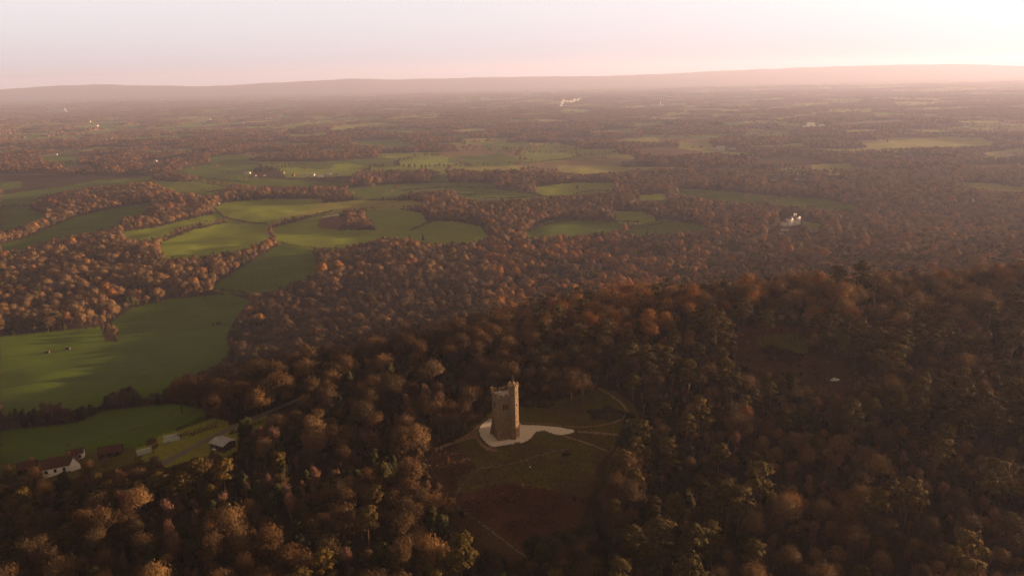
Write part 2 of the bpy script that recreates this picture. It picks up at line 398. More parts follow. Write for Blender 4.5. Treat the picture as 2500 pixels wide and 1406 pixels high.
def pine(seed, lod, H=21, Rr=4.3):
    g = np.random.default_rng(seed); tr = TM(); cr = TM(); ln = g.normal(0, .9, 2)
    tr.tube([(0, 0, -1), (ln[0]*.2, ln[1]*.2, H*.4), (ln[0]*.6, ln[1]*.6, H*.7), (ln[0], ln[1], H*.93)], [.34, .26, .2, .08], 6 if lod == 0 else 4)
    nl = g.integers(9, 14); lobes = []
    low = g.uniform(.40, .58)
    for k in range(nl):
        a = k*2.4+g.uniform(-.5, .5); q = k/(nl-1); hh = H*(low+(1.0-low)*q)-.6
        ext = Rr*math.sqrt(max(.05, 1-(max(0, q-.35)/.72)**2))*g.uniform(.45, .85)
        c = np.array([ln[0]*q+math.cos(a)*ext*.75, ln[1]*q+math.sin(a)*ext*.75, hh]); rl = np.array([g.uniform(1.6, 2.7)]*2+[g.uniform(.7, 1.15)])*(1 if q < .8 else .9)
        lobes.append((c, rl))
        if lod == 0:
            st = np.array([ln[0]*q*.8, ln[1]*q*.8, hh-1.6]); tr.tube([st, (st+c)/2+[0, 0, -.2], c], [.11, .08, .03], 4)
    lobes.append((np.array([ln[0], ln[1], H-.8]), np.array([Rr*.5, Rr*.5, 1.2])))
    n = {0: 2800, 1: 560, 2: 150}[lod]; sz = {0: 1, 1: 2.0, 2: 3.4}[lod]
    LC_ = np.array([l[0] for l in lobes]); LR_ = np.array([l[1] for l in lobes]); w = LR_[:, 0]**2; li = g.choice(len(lobes), n, p=w/w.sum())
    d = rdir(n, g); d[:, 2] = np.where(d[:, 2] < -.2, -d[:, 2], d[:, 2])
    wob = 1+.25*np.sin(d[:, 0]*7+li)+.2*np.cos(d[:, 1]*6+li*2)
    C = LC_[li]+d*LR_[li]*wob[:, None]*g.uniform(.6, 1.0, (n, 1))**.5
    N = d*[.8, .8, 1.5]+rdir(n, g)*.5
    cr.quads(C, N, rdir(n, g), g.uniform(.3, .6, n)*sz, g.uniform(.35, .75, n)*sz)
    return tr, cr
def evergreen(seed, lod, H=12, Rr=4.2):
    g = np.random.default_rng(seed); tr = TM(); cr = TM()
    tr.tube([(0, 0, -1), (0, 0, H*.4), (0, 0, H*.85)], [.3, .22, .06], 6 if lod == 0 else 4)
    n = {0: 2600, 1: 500, 2: 130}[lod]; sz = {0: 1, 1: 2.0, 2: 3.4}[lod]
    nl = 16; LC = []; LR = []
    for k in range(nl):
        a = k*2.4; z = .2+.72*(k/(nl-1)); e = Rr*math.sin(math.pi*min(1, z*.62+.32))**.8*.62*g.uniform(.6, 1.1)
        LC.append((math.cos(a)*e, math.sin(a)*e, H*z)); LR.append(Rr*g.uniform(.33, .5))
    LC = np.array(LC); LR = np.array(LR); li = g.integers(0, nl, n); d = rdir(n, g)
    C = LC[li]+d*LR[li][:, None]*[1, 1, 1.1]*g.uniform(.7, 1.05, (n, 1)); C[:, 2] = np.maximum(C[:, 2], .4)
    out = C*[1, 1, 0]; N = out/np.maximum(np.linalg.norm(out, axis=1), .1)[:, None]*.5+d*.7+rdir(n, g)*.4+[0, 0, .2]
    cr.quads(C, N, rdir(n, g), g.uniform(.35, .65, n)*sz, g.uniform(.4, .8, n)*sz)
    return tr, cr
def spruce(seed, lod, H=22, Rr=3.6):
    g = np.random.default_rng(seed); tr = TM(); cr = TM()
    tr.tube([(0, 0, -1), (0, 0, H*.5), (0, 0, H*.97)], [.3, .2, .04], 6 if lod == 0 else 4)
    n = {0: 2400, 1: 520, 2: 140}[lod]; sz = {0: 1, 1: 1.9, 2: 3.2}[lod]
    nl = 17; lay = g.integers(0, nl, n); lay = np.minimum(lay, g.integers(0, nl, n)); q = lay/nl
    a = g.uniform(0, 2*np.pi, n); rmax = Rr*(1-q)**.85*(1+.22*np.sin(a*5+lay*1.7)+.12*np.sin(a*9+lay)); f = g.uniform(.25, 1, n)**.6
    z = H*(.1+.88*q)+(1-f)*1.1*(1-q)+g.normal(0, .15, n)
    C = np.stack([np.cos(a)*rmax*f, np.sin(a)*rmax*f, z], 1)
    N = np.stack([np.cos(a)*.6, np.sin(a)*.6, np.full(n, .8)], 1)+rdir(n, g)*.45
    T = np.stack([np.cos(a), np.sin(a), np.full(n, -.45)], 1)
    cr.quads(C, N, T, g.uniform(.3, .5, n)*sz, g.uniform(.6, 1.0, n)*sz)
    return tr, cr
KINDS = {
 'broadleaf_tree': (lambda s, l: broadleaf(s, l, H=15+s % 5, Rr=6.0+.55*(s % 4)), BARK, TWIG, 6),
 'birch_tree': (lambda s, l: broadleaf(s, l, H=13+s % 4, Rr=3.0, birch=True), BBARK, BIRCH, 4),
 'pine_tree': (lambda s, l: pine(s, l, H=16+s % 4, Rr=4.9+.4*(s % 4)), PBARK, PINE, 6),
 'evergreen_tree': (lambda s, l: evergreen(s, l, H=10+s % 4, Rr=3.8+.3*(s % 3)), BARK, DARK, 4),
 'spruce_tree': (lambda s, l: spruce(s, l, H=19+s % 5, Rr=3.4), BARK, SPRUCE, 3)}
KN = list(KINDS)
KH = {'broadleaf_tree': 16.5, 'birch_tree': 14.5, 'pine_tree': 17.5, 'evergreen_tree': 11.5, 'spruce_tree': 21}
KR = {'broadleaf_tree': 6, 'birch_tree': 3, 'pine_tree': 5, 'evergreen_tree': 4.2, 'spruce_tree': 3.4}
NEARM = {}      # kind -> list of (trunk mesh, crown mesh)
SRC = bpy.data.collections.new('tree_sources'); SRCIDX = {}
srcs = []
for kn in KN:
    fn, bm_, fm, nv = KINDS[kn]; NEARM[kn] = []
    for vi in range(nv):
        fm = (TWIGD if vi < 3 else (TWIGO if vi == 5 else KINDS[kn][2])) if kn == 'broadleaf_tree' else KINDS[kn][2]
        for lod in (0, 1, 2):
            tr, cr = fn(100+vi*7+len(kn), lod); V1, F1 = tr.arr(); V2, F2 = cr.arr()
            if lod == 0:
                NEARM[kn].append((mesh_from('trunk', V1, F1, [bm_], smooth=True), mesh_from('crown', V2, F2, [fm])))
            me = mesh_from('%s_source' % kn, np.concatenate([V1, V2]), np.concatenate([F1, F2+len(V1)]), [bm_, fm], mi=np.concatenate([np.zeros(len(F1)), np.ones(len(F2))]))
            o = bpy.data.objects.new('src_%03d' % len(srcs), me); SRC.objects.link(o)
            SRCIDX[(kn, lod, vi)] = len(srcs); srcs.append(o)
# clumps for the far woods: a dozen crowns each
NCL = 5
for vi in range(NCL):
    g = np.random.default_rng(500+vi); cr = TM()
    for k in range(16):
        a = g.uniform(0, 6.28); rr_ = 26*math.sqrt(g.uniform(0, 1)); c = np.array([math.cos(a)*rr_, math.sin(a)*rr_, 0]); h = g.uniform(9, 16); r_ = g.uniform(6, 9)
        n = 46; d = rdir(n, g); d[:, 2] = np.abs(d[:, 2])
        C = c+d*[r_, r_, h*.55]*g.uniform(.75, 1.05, (n, 1))+[0, 0, h*.42]
        cr.quads(C, d+rdir(n, g)*.35, rdir(n, g), g.uniform(3.0, 5.0, n), g.uniform(3.5, 5.5, n))
        n = 16; a2 = g.uniform(0, 6.28, n); C = c+np.stack([np.cos(a2)*r_*.9, np.sin(a2)*r_*.9, g.uniform(0, h*.45, n)], 1)
        cr.quads(C, np.stack([np.cos(a2), np.sin(a2), a2*0], 1), rdir(n, g), np.full(n, 5.), np.full(n, 5.))
    V2, F2 = cr.arr(); me = mesh_from('wood_clump_source', V2, F2, [TWIG]); o = bpy.data.objects.new('src_%03d' % len(srcs), me); SRC.objects.link(o)
    SRCIDX[('clump', 2, vi)] = len(srcs); srcs.append(o)

# ------------------------------------------------------------------ scattering
def jitter(x0, x1, y0, y1, s, jit=.46):
    gx = np.arange(x0, x1, s); gy = np.arange(y0, y1, s)
    A, B = np.meshgrid(gx, gy); A = A.ravel()+(np.arange(B.size)//len(gx) % 2)*s*.5; B = B.ravel()
    return A+rng.uniform(-jit, jit, A.size)*s, B+rng.uniform(-jit, jit, A.size)*s
def frustum(x, y, ml=40, mr=260):
    return (x > -y*.74-ml) & (x < y*.76+mr)
# (1) hill and near valley woods
x, y = jitter(-2000, 2200, 60, 2650, 7.0)
r = np.hypot(x, y)
k = frustum(x, y, 60, 420) & (r < 2650)
# thin out with distance where crowns are larger
x, y, r = x[k], y[k], r[k]
keepp = np.interp(r, [0, 380, 500, 700, 1000, 1300], [.88, .88, .72, .64, .58, .50]); k = rng.uniform(size=len(x)) < keepp
x, y, r = x[k], y[k], r[k]
z = height(x, y); u, v, c = project(x, y, z)
n1 = fbm(x/60, y/60, 201, 3); n2 = fbm(x/45+9, y/45, 202, 3); n3 = fbm(x/50+3, y/50+5, 203, 3)
P = np.zeros((len(x), 5))   # broadleaf, birch, pine, evergreen, spruce
val = v < 640
P[:] = (.8, .07, .05, .07, .01)
def region(cond, w): P[cond] = w
region(val, (.95, .01, .005, .025, .01))
region((v > 600) & (u > 1250) & (u < 1750) & (v < 880), (.74, .13, .06, .07, 0))
region((v > 640) & (u > 1700) & (v < 720), (.74, .08, .08, .1, 0))
region((u > 1250) & (u < 1640) & (v > 740) & (v < 900), (.42, .16, .26, .16, 0))
region((v >= 775) & (u > 1640), (.34, .17, .38, .11, 0))
region((v > 880) & (u > 1480) & (u < 1700), (.2, .12, .42, .26, 0))
region((v > 800) & (u < 1150), (.52, .06, .07, .35, 0))
region((v > 1060) & (u < 1150), (.24, .07, .13, .56, 0))
region((v > 1060) & (u < 560), (.42, .12, .08, .38, 0))
region((v > 1240) & (u > 1100) & (u < 1500), (.2, .25, .2, .35, 0))
region((u > 640) & (u < 1250) & (v > 600) & (v < 860), (.88, .04, .03, .05, 0))
W = P*np.stack([n1*0+1, .3+1.6*(n2 > .52), np.exp((n1-.5)*9), np.exp((n3-.5)*9), n1*0+1], 1)
W /= W.sum(1)[:, None]; cum = W.cumsum(1); pick = (rng.uniform(size=len(x))[:, None] > cum).sum(1).clip(0, 4)
scl = (rng.uniform(.52, 1.2, len(x))+.22*(rng.uniform(size=len(x)) < .12))*(.86+.3*fbm(x/80, y/80, 210, 2))
rt = (u > 1600) & (v > 690); scl = np.where(rt & (pick == 2), scl*rng.choice([.72, .92, 1.12], len(x)), scl); scl = np.where(rt & (pick != 2), scl*.85, scl); scl = np.where(u > 2560, scl*.72, scl)
hh = np.array([KH[q] for q in KN])[pick]*scl; cr_ = np.array([KR[q] for q in KN])[pick]*scl
def blocked(x, y, z, hh, cr_):
    bad = np.zeros(len(x), bool)
    for fz in (0, .25, .5, .8, .98):
        for fx in (-.6, 0, .6):
            if fz < .2 and fx != 0: continue
            uu, vv, _ = project(x+fx*cr_, y, z+hh*fz)
            bad |= mask_at(KEEP, uu, vv).astype(bool)
            bad |= (mask_at(CLD, uu, vv) > np.hypot(x, y))
    return bad
big = (.74+.26*sst(330, 560, r))*(1+.18*sst(850, 1300, r)); big = np.where(pick == 2, np.maximum(big, np.where(u < 1150, .78, .92)), big); scl = scl*big; hh = hh*big; cr_ = cr_*big
bad = blocked(x, y, z, hh, cr_)
# trees over the edge shrink to saplings once, then are dropped
s2 = np.where(bad, .5, 1.0); bad2 = blocked(x, y, z, hh*s2, cr_*s2); k = ~bad2
k &= ~((u > 0) & (u < 2500) & (v < 427) & (v > 0))
k &= ~((scl*s2 < .34) & (r > 700))
# real clearings also out of the lens: the road
x, y, z, pick = x[k], y[k], z[k], pick[k]; scl = (scl*s2)[k]; r = np.hypot(x, y)
T_x, T_y, T_z, T_k, T_s = [x], [y], [z], [pick], [scl]
def extra(pts, kind, s):
    W3 = unproject(pts); T_x.append(W3[:, 0]); T_y.append(W3[:, 1]); T_z.append(W3[:, 2]); T_k.append(np.full(len(pts), KN.index(kind))); T_s.append(np.full(len(pts), float(s)) if np.isscalar(s) else np.asarray(s, float))
# single trees standing in the open
extra([(740,482),(770,478),(793,476),(860,483),(912,463),(968,468),(680,484),(1137,452),(1210,460),(1410,470),(600,447),(560,430),(470,418),(530,412),(655,412),(745,420),(1862,498),(1925,496),(2060,505),(1820,490),(54,516),(1030,487),(955,480),(1890,505),(1320,450),(1540,465)], 'broadleaf_tree', 1.15)
extra([(1000,588),(1033,588),(778,483)], 'spruce_tree', .8)
extra([(1410,538),(1424,539),(1440,538),(1455,538),(1468,537),(1482,536)], 'broadleaf_tree', 1.2)
extra([(955,722),(968,730),(980,735),(992,730),(1004,722),(1016,716),(1026,708),(962,712),(985,716),(1002,708),(1020,700)], 'spruce_tree', [.95,1.0,1.05,1.1,1.1,1.1,1.15,.95,1.1,1.1,1.1])
extra([(1532,580),(1580,577),(1600,578),(1631,582),(1655,580),(1545,584)], 'spruce_tree', .85)
extra([(2330,478),(2440,505),(2410,492),(2480,560),(2350,490)], 'evergreen_tree', 1.5)
extra([(265,992),(330,985)], 'evergreen_tree', [.95,1.0])
extra([(312,992)], 'broadleaf_tree', .9)
extra([(445,1010),(420,985),(480,1000),(560,1015),(530,1030),(600,1005),(660,1000),(692,995),(640,1012)], 'broadleaf_tree', [1.05,.95,1,.95,.8,.95,1.0,1.0,.9])
extra([(130,1030),(112,1025),(152,1022),(0,1040),(60,1018)], 'birch_tree', [1.25,1.2,1.1,1.2,.6])
extra([(40,1016),(85,1012)], 'evergreen_tree', .55)
extra([(598,1072),(606,1064)], 'evergreen_tree', [.75,.7])
extra([(376,1108)], 'broadleaf_tree', .5)
extra([(1535,1090),(1528,1075),(1550,1100)], 'evergreen_tree', [1.05,.8,1.0])
extra([(1395,985),(1420,978)], 'broadleaf_tree', [1.0,.9])
extra([(1530,1205),(1505,1190)], 'broadleaf_tree', [.95,.7])
extra([(1735,815),(1815,800),(1870,830),(2022,840),(2070,850),(1990,835)], 'pine_tree', 1.0)
extra([(95,1196),(225,1184),(262,1150),(30,1188)], 'broadleaf_tree', [.6,.62,.42,.6]); extra([(160,1200)], 'evergreen_tree', .7)
sx_, sy_ = jitter(-130, 420, 170, 560, 5.0); sz_ = height(sx_, sy_); su_, sv_, _ = project(sx_, sy_, sz_); sm_ = mask_at(GRID, su_, sv_); kk_ = np.isin(sm_, [HEA, BRACK]) & (rng.uniform(size=len(sx_)) < .30)
sx_, sy_, sz_ = sx_[kk_], sy_[kk_], sz_[kk_]; T_x.append(sx_); T_y.append(sy_); T_z.append(sz_); T_k.append(rng.choice([0, 1, 3], len(sx_))); T_s.append(rng.uniform(.09, .24, len(sx_)))
ux_, uy_ = jitter(-600, 700, 120, 700, 5.2); k5 = frustum(ux_, uy_, 20, 60) & (np.hypot(ux_, uy_) < 680) & (rng.uniform(size=len(ux_)) < .75); ux_, uy_ = ux_[k5], uy_[k5]; uz_ = height(ux_, uy_); us_ = rng.uniform(.26, .46, len(ux_))
k5 = ~blocked(ux_, uy_, uz_, us_*15, us_*4); T_x.append(ux_[k5]); T_y.append(uy_[k5]); T_z.append(uz_[k5]); T_k.append(rng.choice([0, 0, 1, 3], k5.sum())); T_s.append(us_[k5])
extra([(1773,1300),(1800,1305),(1760,1290)], 'pine_tree', 1.05)
x = np.concatenate(T_x); y = np.concatenate(T_y); z = np.concatenate(T_z); pick = np.concatenate(T_k); scl = np.concatenate(T_s); r = np.hypot(x, y)
lod = np.where((r < 620) & (scl > .5), 0, np.where(r < 1500, 1, 2))
rot = rng.uniform(0, 6.28, len(x)); var = np.array([rng.integers(0, KINDS[KN[q]][3]) for q in pick])
uu_, vv_, _ = project(x, y, z)
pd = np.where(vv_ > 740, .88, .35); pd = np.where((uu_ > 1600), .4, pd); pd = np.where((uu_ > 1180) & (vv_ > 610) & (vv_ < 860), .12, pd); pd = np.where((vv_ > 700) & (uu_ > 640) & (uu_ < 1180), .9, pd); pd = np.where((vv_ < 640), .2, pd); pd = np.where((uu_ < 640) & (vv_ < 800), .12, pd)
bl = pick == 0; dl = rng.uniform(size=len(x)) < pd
pat = (uu_ > 1200) & (uu_ < 1720) & (vv_ > 600) & (vv_ < 850) & (fbm(x/60, y/60, 401, 2) > .42)  # slope patch whose crowns are mostly coloured as if sunlit
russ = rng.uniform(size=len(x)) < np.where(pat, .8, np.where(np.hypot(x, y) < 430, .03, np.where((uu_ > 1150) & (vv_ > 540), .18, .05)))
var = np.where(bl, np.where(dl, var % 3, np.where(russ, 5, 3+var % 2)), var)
# individuals: the ones that show largest
u0, v0, c0 = project(x, y, z+.8*np.array([KH[q] for q in KN])[pick]*scl)
vis = (u0 > -10) & (u0 < 2510) & (v0 > 150) & (v0 < 1416)
size = np.array([KR[q]*KH[q] for q in KN])[pick]*scl**2/np.maximum(c0, 1)**2
indiv = np.zeros(len(x), bool)
for q in range(5):
    idx = np.where((pick == q) & vis)[0]; idx = idx[np.argsort(-size[idx])][:300]; indiv[idx] = True

LM = [((1235, 1040), 'stone tower'), ((160, 1125), 'white cottage'), ((545, 1080), 'grey roofed barn'), ((1932, 530), 'white mansion'), ((1900, 835), 'right hand clearing'),
      ((1294, 1142), 'brightly dressed person'), ((300, 880), 'big green pasture'), ((650, 650), 'narrow green meadow'), ((985, 690), 'dark spruce clump'), ((2350, 1330), 'bottom right corner'), ((120, 1330), 'bottom left corner'), ((2420, 700), 'right edge'),
      ((1265, 1350), 'heather path end'), ((1485, 1010), 'wide dark bush'), ((420, 1070), 'pale greenhouse'), ((870, 500), 'pale rising pasture'), ((1450, 550), 'dark meadows'), ((766, 770), 'grassy ride'), ((2038, 930), 'tiny white car')]
DESC = {'broadleaf_tree': ['bare brown broadleaf tree', 'bare russet broadleaf tree', 'bare grey-brown broadleaf tree'], 'birch_tree': ['slender pinkish birch', 'slim russet birch', 'narrow upright birch'],
        'pine_tree': ['flat topped green pine', 'layered olive pine', 'high crowned bare-stemmed pine'], 'evergreen_tree': ['rounded dark evergreen', 'bushy near-black evergreen', 'dense holly-like evergreen'], 'spruce_tree': ['dark pointed spruce']*3}
CATS = {'broadleaf_tree': 'tree', 'birch_tree': 'birch', 'pine_tree': 'pine', 'evergreen_tree': 'evergreen tree', 'spruce_tree': 'spruce'}
GRP = {'broadleaf_tree': 'bare broadleaf trees in the woods', 'birch_tree': 'bare birches in the woods', 'pine_tree': 'pines on the hill', 'evergreen_tree': 'dark evergreens in the woods', 'spruce_tree': 'pointed spruces'}
def tree_label(kn, uu, vv, s, vi):
    best = min(LM, key=lambda q: math.hypot(uu-q[0][0], (vv-q[0][1])*1.3)); du = uu-best[0][0]; dv = vv-best[0][1]
    dist = math.hypot(du, dv*1.3)
    a = math.degrees(math.atan2(-dv*1.3, du)) % 360
    dr = ['right of', 'upper right of', 'directly above', 'upper left of', 'left of', 'lower left of', 'directly below', 'lower right of'][int((a+22.5)//45) % 8]
    ds = 'just' if dist < 45 else ('close' if dist < 90 else ('a little way' if dist < 150 else ('some way' if dist < 240 else 'far')))
    sz = 'small' if s < .75 else ('large' if s > 1.08 else 'medium')
    return '%s %s %s %s the %s' % (sz, DESC[kn][vi % 3], ds, dr, best[1])
for t in np.where(indiv)[0]:
    kn = KN[pick[t]]; e = empty(kn, (x[t], y[t], z[t]), rot[t]); e.scale = (scl[t],)*3
    tag(e, tree_label(kn, float(u0[t]), float(v0[t]), scl[t], int(var[t])), CATS[kn], GRP[kn])
    tm, cm = NEARM[kn][var[t]]; link('trunk', tm, e); link('crown', cm, e)

def scatter(name, P3, idx, rot, scl, label=None, cat=None, kind='stuff'):
    me = bpy.data.meshes.new(name); me.vertices.add(len(P3)); me.vertices.foreach_set('co', np.asarray(P3, np.float32).ravel())
    for nm, ty, arr in (('idx', 'INT', idx.astype(np.int32)), ('rz', 'FLOAT', rot.astype(np.float32)), ('sc', 'FLOAT', scl.astype(np.float32))):
        a = me.attributes.new(nm, ty, 'POINT'); a.data.foreach_set('value', arr)
    me.update(); o = link(name, me); md = o.modifiers.new('scatter', 'NODES'); md.node_group = SG
    tag(o, label, cat, None, kind); return o
SG = bpy.data.node_groups.new('scatter', 'GeometryNodeTree')
SG.interface.new_socket('Geometry', in_out='INPUT', socket_type='NodeSocketGeometry'); SG.interface.new_socket('Geometry', in_out='OUTPUT', socket_type='NodeSocketGeometry')
gi = SG.nodes.new('NodeGroupInput'); go = SG.nodes.new('NodeGroupOutput'); ip = SG.nodes.new('GeometryNodeInstanceOnPoints'); ci = SG.nodes.new('GeometryNodeCollectionInfo')
ci.inputs['Collection'].default_value = SRC; ci.inputs['Separate Children'].default_value = True; ci.inputs['Reset Children'].default_value = True
ip.inputs['Pick Instance'].default_value = True
def na(nm, ty):
    n = SG.nodes.new('GeometryNodeInputNamedAttribute'); n.data_type = ty; n.inputs['Name'].default_value = nm; return n.outputs['Attribute']
cx = SG.nodes.new('ShaderNodeCombineXYZ'); SG.links.new(na('rz', 'FLOAT'), cx.inputs['Z'])
SG.links.new(gi.outputs[0], ip.inputs['Points']); SG.links.new(ci.outputs[0], ip.inputs['Instance']); SG.links.new(na('idx', 'INT'), ip.inputs['Instance Index'])
SG.links.new(cx.outputs[0], ip.inputs['Rotation']); SG.links.new(na('sc', 'FLOAT'), ip.inputs['Scale']); SG.links.new(ip.outputs[0], go.inputs[0])
sidx = np.array([SRCIDX[(KN[a], int(b_), int(c_))] for a, b_, c_ in zip(pick, lod, var)])
k = ~indiv
print('TREES', len(x), 'indiv', indiv.sum(), [int((pick == q).sum()) for q in range(5)])
for nm, q in (('broadleaf_wood', 0), ('birch_wood', 1), ('pine_wood', 2), ('evergreen_wood', 3), ('spruce_wood', 4)):
    kk = k & (pick == q)
    if kk.sum(): scatter(nm, np.stack([x, y, z], 1)[kk], sidx[kk], rot[kk], scl[kk], None, None)

# (2) plain beyond: woods in the patchwork, hedgerow trees
x, y = jitter(-4300, 4300, 1300, 5200, 13.5)
r = np.hypot(x, y); z = height(x, y); u, v, c = project(x, y, z)
k = frustum(x, y, 60, 260) & (r < 5000) & np.where((u > -200) & (u < 2700), v < 428, r > 1900)
x, y, z, r, u, v = [a[k] for a in (x, y, z, r, u, v)]
w, idv, e, thr = wood_far(x, y)
hedge = (~w) & (e < 7) & (_h(np.floor(x/40), np.floor(y/40), 5) < .8)
k = (w | hedge | (rng.uniform(size=len(x)) < .006))
x, y, z, r, hedge = [a[k] for a in (x, y, z, r, hedge)]
scl = rng.uniform(.85, 1.35, len(x))*(.8+.4*fbm(x/150, y/150, 211, 2)); scl = np.where(hedge, scl*.75, scl)
pk = np.where(fbm(x/200, y/200, 220, 2) > .66, 3, 0); pk = np.where(rng.uniform(size=len(x)) < .02, 4, pk)
hh = np.array([KH[q] for q in KN])[pk]*scl; cr_ = np.array([KR[q] for q in KN])[pk]*scl
k = ~blocked(x, y, z, hh*.8, cr_*.5)
x, y, z, pk, scl = [a[k] for a in (x, y, z, pk, scl)]
sidx = np.array([SRCIDX[(KN[a], 2, int(rng.integers(0, KINDS[KN[a]][3])))] for a in pk])
print('PLAIN', len(x))
scatter('plain_woods', np.stack([x, y, z-.3], 1), sidx, rng.uniform(0, 6.28, len(x)), scl*1.05)
# (3) far woods as clumps
x, y = jitter(-12500, 12500, 3500, 16000, 46)
r = np.hypot(x, y); k = frustum(x, y, 60, 60) & (r > 4990) & (y < 15500); x, y, r = x[k], y[k], r[k]
w, idv, e, thr = wood_far(x, y); k = (w | (e < 9)) ; x, y, e, w = x[k], y[k], e[k], w[k]; z = height(x, y)
u, v, _ = project(x, y, z+8); k = ~mask_at(KEEP, u, v).astype(bool); x, y, z, w = x[k], y[k], z[k], w[k]
print('CLUMPS', len(x))
scatter('far_woods', np.stack([x, y, z-1], 1), np.array([SRCIDX[('clump', 2, int(q))] for q in rng.integers(0, NCL, len(x))]), rng.uniform(0, 6.28, len(x)), np.where(w, 1.0, .5)*rng.uniform(.8, 1.15, len(x)))

# ------------------------------------------------------------------ hard-surface mesh builder
class MB:
    def __init__(s): s.V = []; s.F3 = []; s.n = 0; s.F = []
    def poly(s, V, F):
        o = len(s.V); s.V += [tuple(map(float, v)) for v in V]; s.F += [tuple(i+o for i in f) for f in F]
    def box(s, cx, cy, z0, z1, w, d, rz=0, tw=None, td=None):
        tw = w if tw is None else tw; td = d if td is None else td; c, q = math.cos(rz), math.sin(rz); V = []
        for (ww, dd, zz) in ((w, d, z0), (tw, td, z1)):
            for sx, sy in ((-1, -1), (1, -1), (1, 1), (-1, 1)):
                a = sx*ww/2; b_ = sy*dd/2; V.append((cx+a*c-b_*q, cy+a*q+b_*c, zz))
        s.poly(V, [(3, 2, 1, 0), (4, 5, 6, 7), (0, 1, 5, 4), (1, 2, 6, 5), (2, 3, 7, 6), (3, 0, 4, 7)])
    def prism(s, pts, z0, z1, cap=True, k=1.0, c=(0, 0)):
        n = len(pts); V = [(p[0], p[1], z0) for p in pts]+[(c[0]+(p[0]-c[0])*k, c[1]+(p[1]-c[1])*k, z1) for p in pts]
        F = [(i, (i+1) % n, n+(i+1) % n, n+i) for i in range(n)]
        if cap: F += [tuple(range(n))[::-1], tuple(range(n, 2*n))]
        s.poly(V, F)
    def build(s, name, mat, parent=None, loc=None, bevel=0, smooth=False):
        me = bpy.data.meshes.new(name); me.from_pydata(s.V, [], s.F); me.materials.append(mat); me.update()
        if smooth:
            for p in me.polygons: p.use_smooth = True
        o = link(name, me, parent, loc)
        if bevel: m = o.modifiers.new('bevel', 'BEVEL'); m.width = bevel; m.segments = 1
        return o

STONE = simple('ironstone', (.145,.098,.058), scale=1.8, var=.3, c2=(.185,.128,.076), bump=.6)
STONED = simple('dressed_stone', (.19,.13,.08), scale=3, var=.2)
LEAD = simple('roof_deck', (.42,.40,.39), scale=2, var=.12)
GLASSD = simple('dark_glass', (.02,.017,.015), rough=.25, spec=.5)
GRAVEL = simple('gravel', (.52,.465,.41), scale=3, var=.12, c2=(.56,.51,.46))
TRACK = simple('sandy_track', (.17,.11,.066), scale=1.2, var=.3)
TRACKD = simple('worn_earth', (.105,.072,.044), scale=.8, var=.35)
ROAD = simple('tarmac_lane', (.11,.095,.08), scale=1, var=.15)
WOOD = simple('weathered_wood', (.10,.066,.045), scale=4, var=.3)
WHITE = simple('white_render', (.86,.83,.80), scale=.7, var=.06)
CREAM = simple('cream_render', (.55,.45,.36), scale=.7, var=.1)
BRICK = simple('red_brick', (.26,.11,.07), scale=2.5, var=.25)
SLATE = simple('slate_roof', (.13,.115,.12), scale=2, var=.2)
TILE = simple('clay_tile_roof', (.065,.035,.024), scale=2, var=.3)
TIN = simple('pale_sheet_roof', (.30,.30,.32), scale=.7, var=.12)
GREENH = simple('greenhouse_glass', (.24,.27,.22), rough=.5, scale=1, var=.15)
TIMB = simple('barn_boards', (.06,.042,.03), scale=1.5, var=.3)
WRAP = simple('pale_wrap', (.5,.47,.42), scale=1, var=.2)
HEDGE = foliage('hedge_twigs', [(.035,.028,.014),(.05,.036,.018),(.03,.03,.012)])
HEATHER = foliage('heather', [(.035,.022,.014),(.042,.026,.018)])

# ------------------------------------------------------------------ the tower
TB = unproject([(1231, 1062)])[0]; TP = R(18)
TZ = min(hgt(TB[0]+a, TB[1]+b) for a in (-5, 0, 5) for b in (-5, 0, 5))
tw = empty('tower', (TB[0], TB[1], TB[2]), TP)
tag(tw, 'square brown stone lookout tower with battlements and a taller corner turret', 'tower')
W = 7.6; hw = W/2
mb = MB()
mb.box(0, 0, -2, 5.2, W+.9, W+.9, tw=W+.55, td=W+.55)
mb.box(0, 0, 5.2, 5.6, W+.55, W+.55, tw=W+.05, td=W+.05)
mb.box(0, 0, 5.6, 18.3, W, W)
mb.build('wall', STONE, tw)
mb = MB()
for zz, ov in ((5.25, .72), (9.8, .22), (12.7, .22), (17.9, .3)): mb.box(0, 0, zz, zz+.28, W+ov, W+ov)
mb.build('string_course', STONED, tw)
mb = MB()
mb.box(0, 0, 18.3, 18.8, W+.1, W+.1, tw=W+.8, td=W+.8)
t_ = .45; o_ = hw+.4
for sx, sy in ((0, 1), (0, -1), (1, 0), (-1, 0)):
    w_, d_ = (W+.8, t_) if sx == 0 else (t_, W+.8-2*t_)
    mb.box(sx*(o_-t_/2), sy*(o_-t_/2), 18.8, 19.9, w_, d_)
    for q in (-2.15, 0, 2.15):
        cx_, cy_ = (q, sy*(o_-t_/2)) if sx == 0 else (sx*(o_-t_/2), q)
        mb.box(cx_, cy_, 19.9, 20.75, *( (1.15, t_+.004) if sx == 0 else (t_+.004, 1.15)))
for sx in (-1, 1):
    for sy in (-1, 1):
        if (sx, sy) == (1, -1): continue
        mb.box(sx*(o_-.5), sy*(o_-.5), 19.9, 21.2, 1.15, 1.15); mb.box(sx*(o_-.5), sy*(o_-.5), 21.2, 21.4, 1.3, 1.3, tw=1.0, td=1.0)
mb.build('parapet', STONE, tw)
mb = MB()
for sx, sy in ((0, -1), (-1, 0), (1, 0), (0, 1)):
    for q in np.arange(-3.2, 3.3, .8):
        cx_, cy_ = (q, sy*(o_+.05)) if sx == 0 else (sx*(o_+.05), q)
        mb.box(cx_, cy_, 18.95, 19.6, .42 if sx == 0 else .12, .12 if sx == 0 else .42)
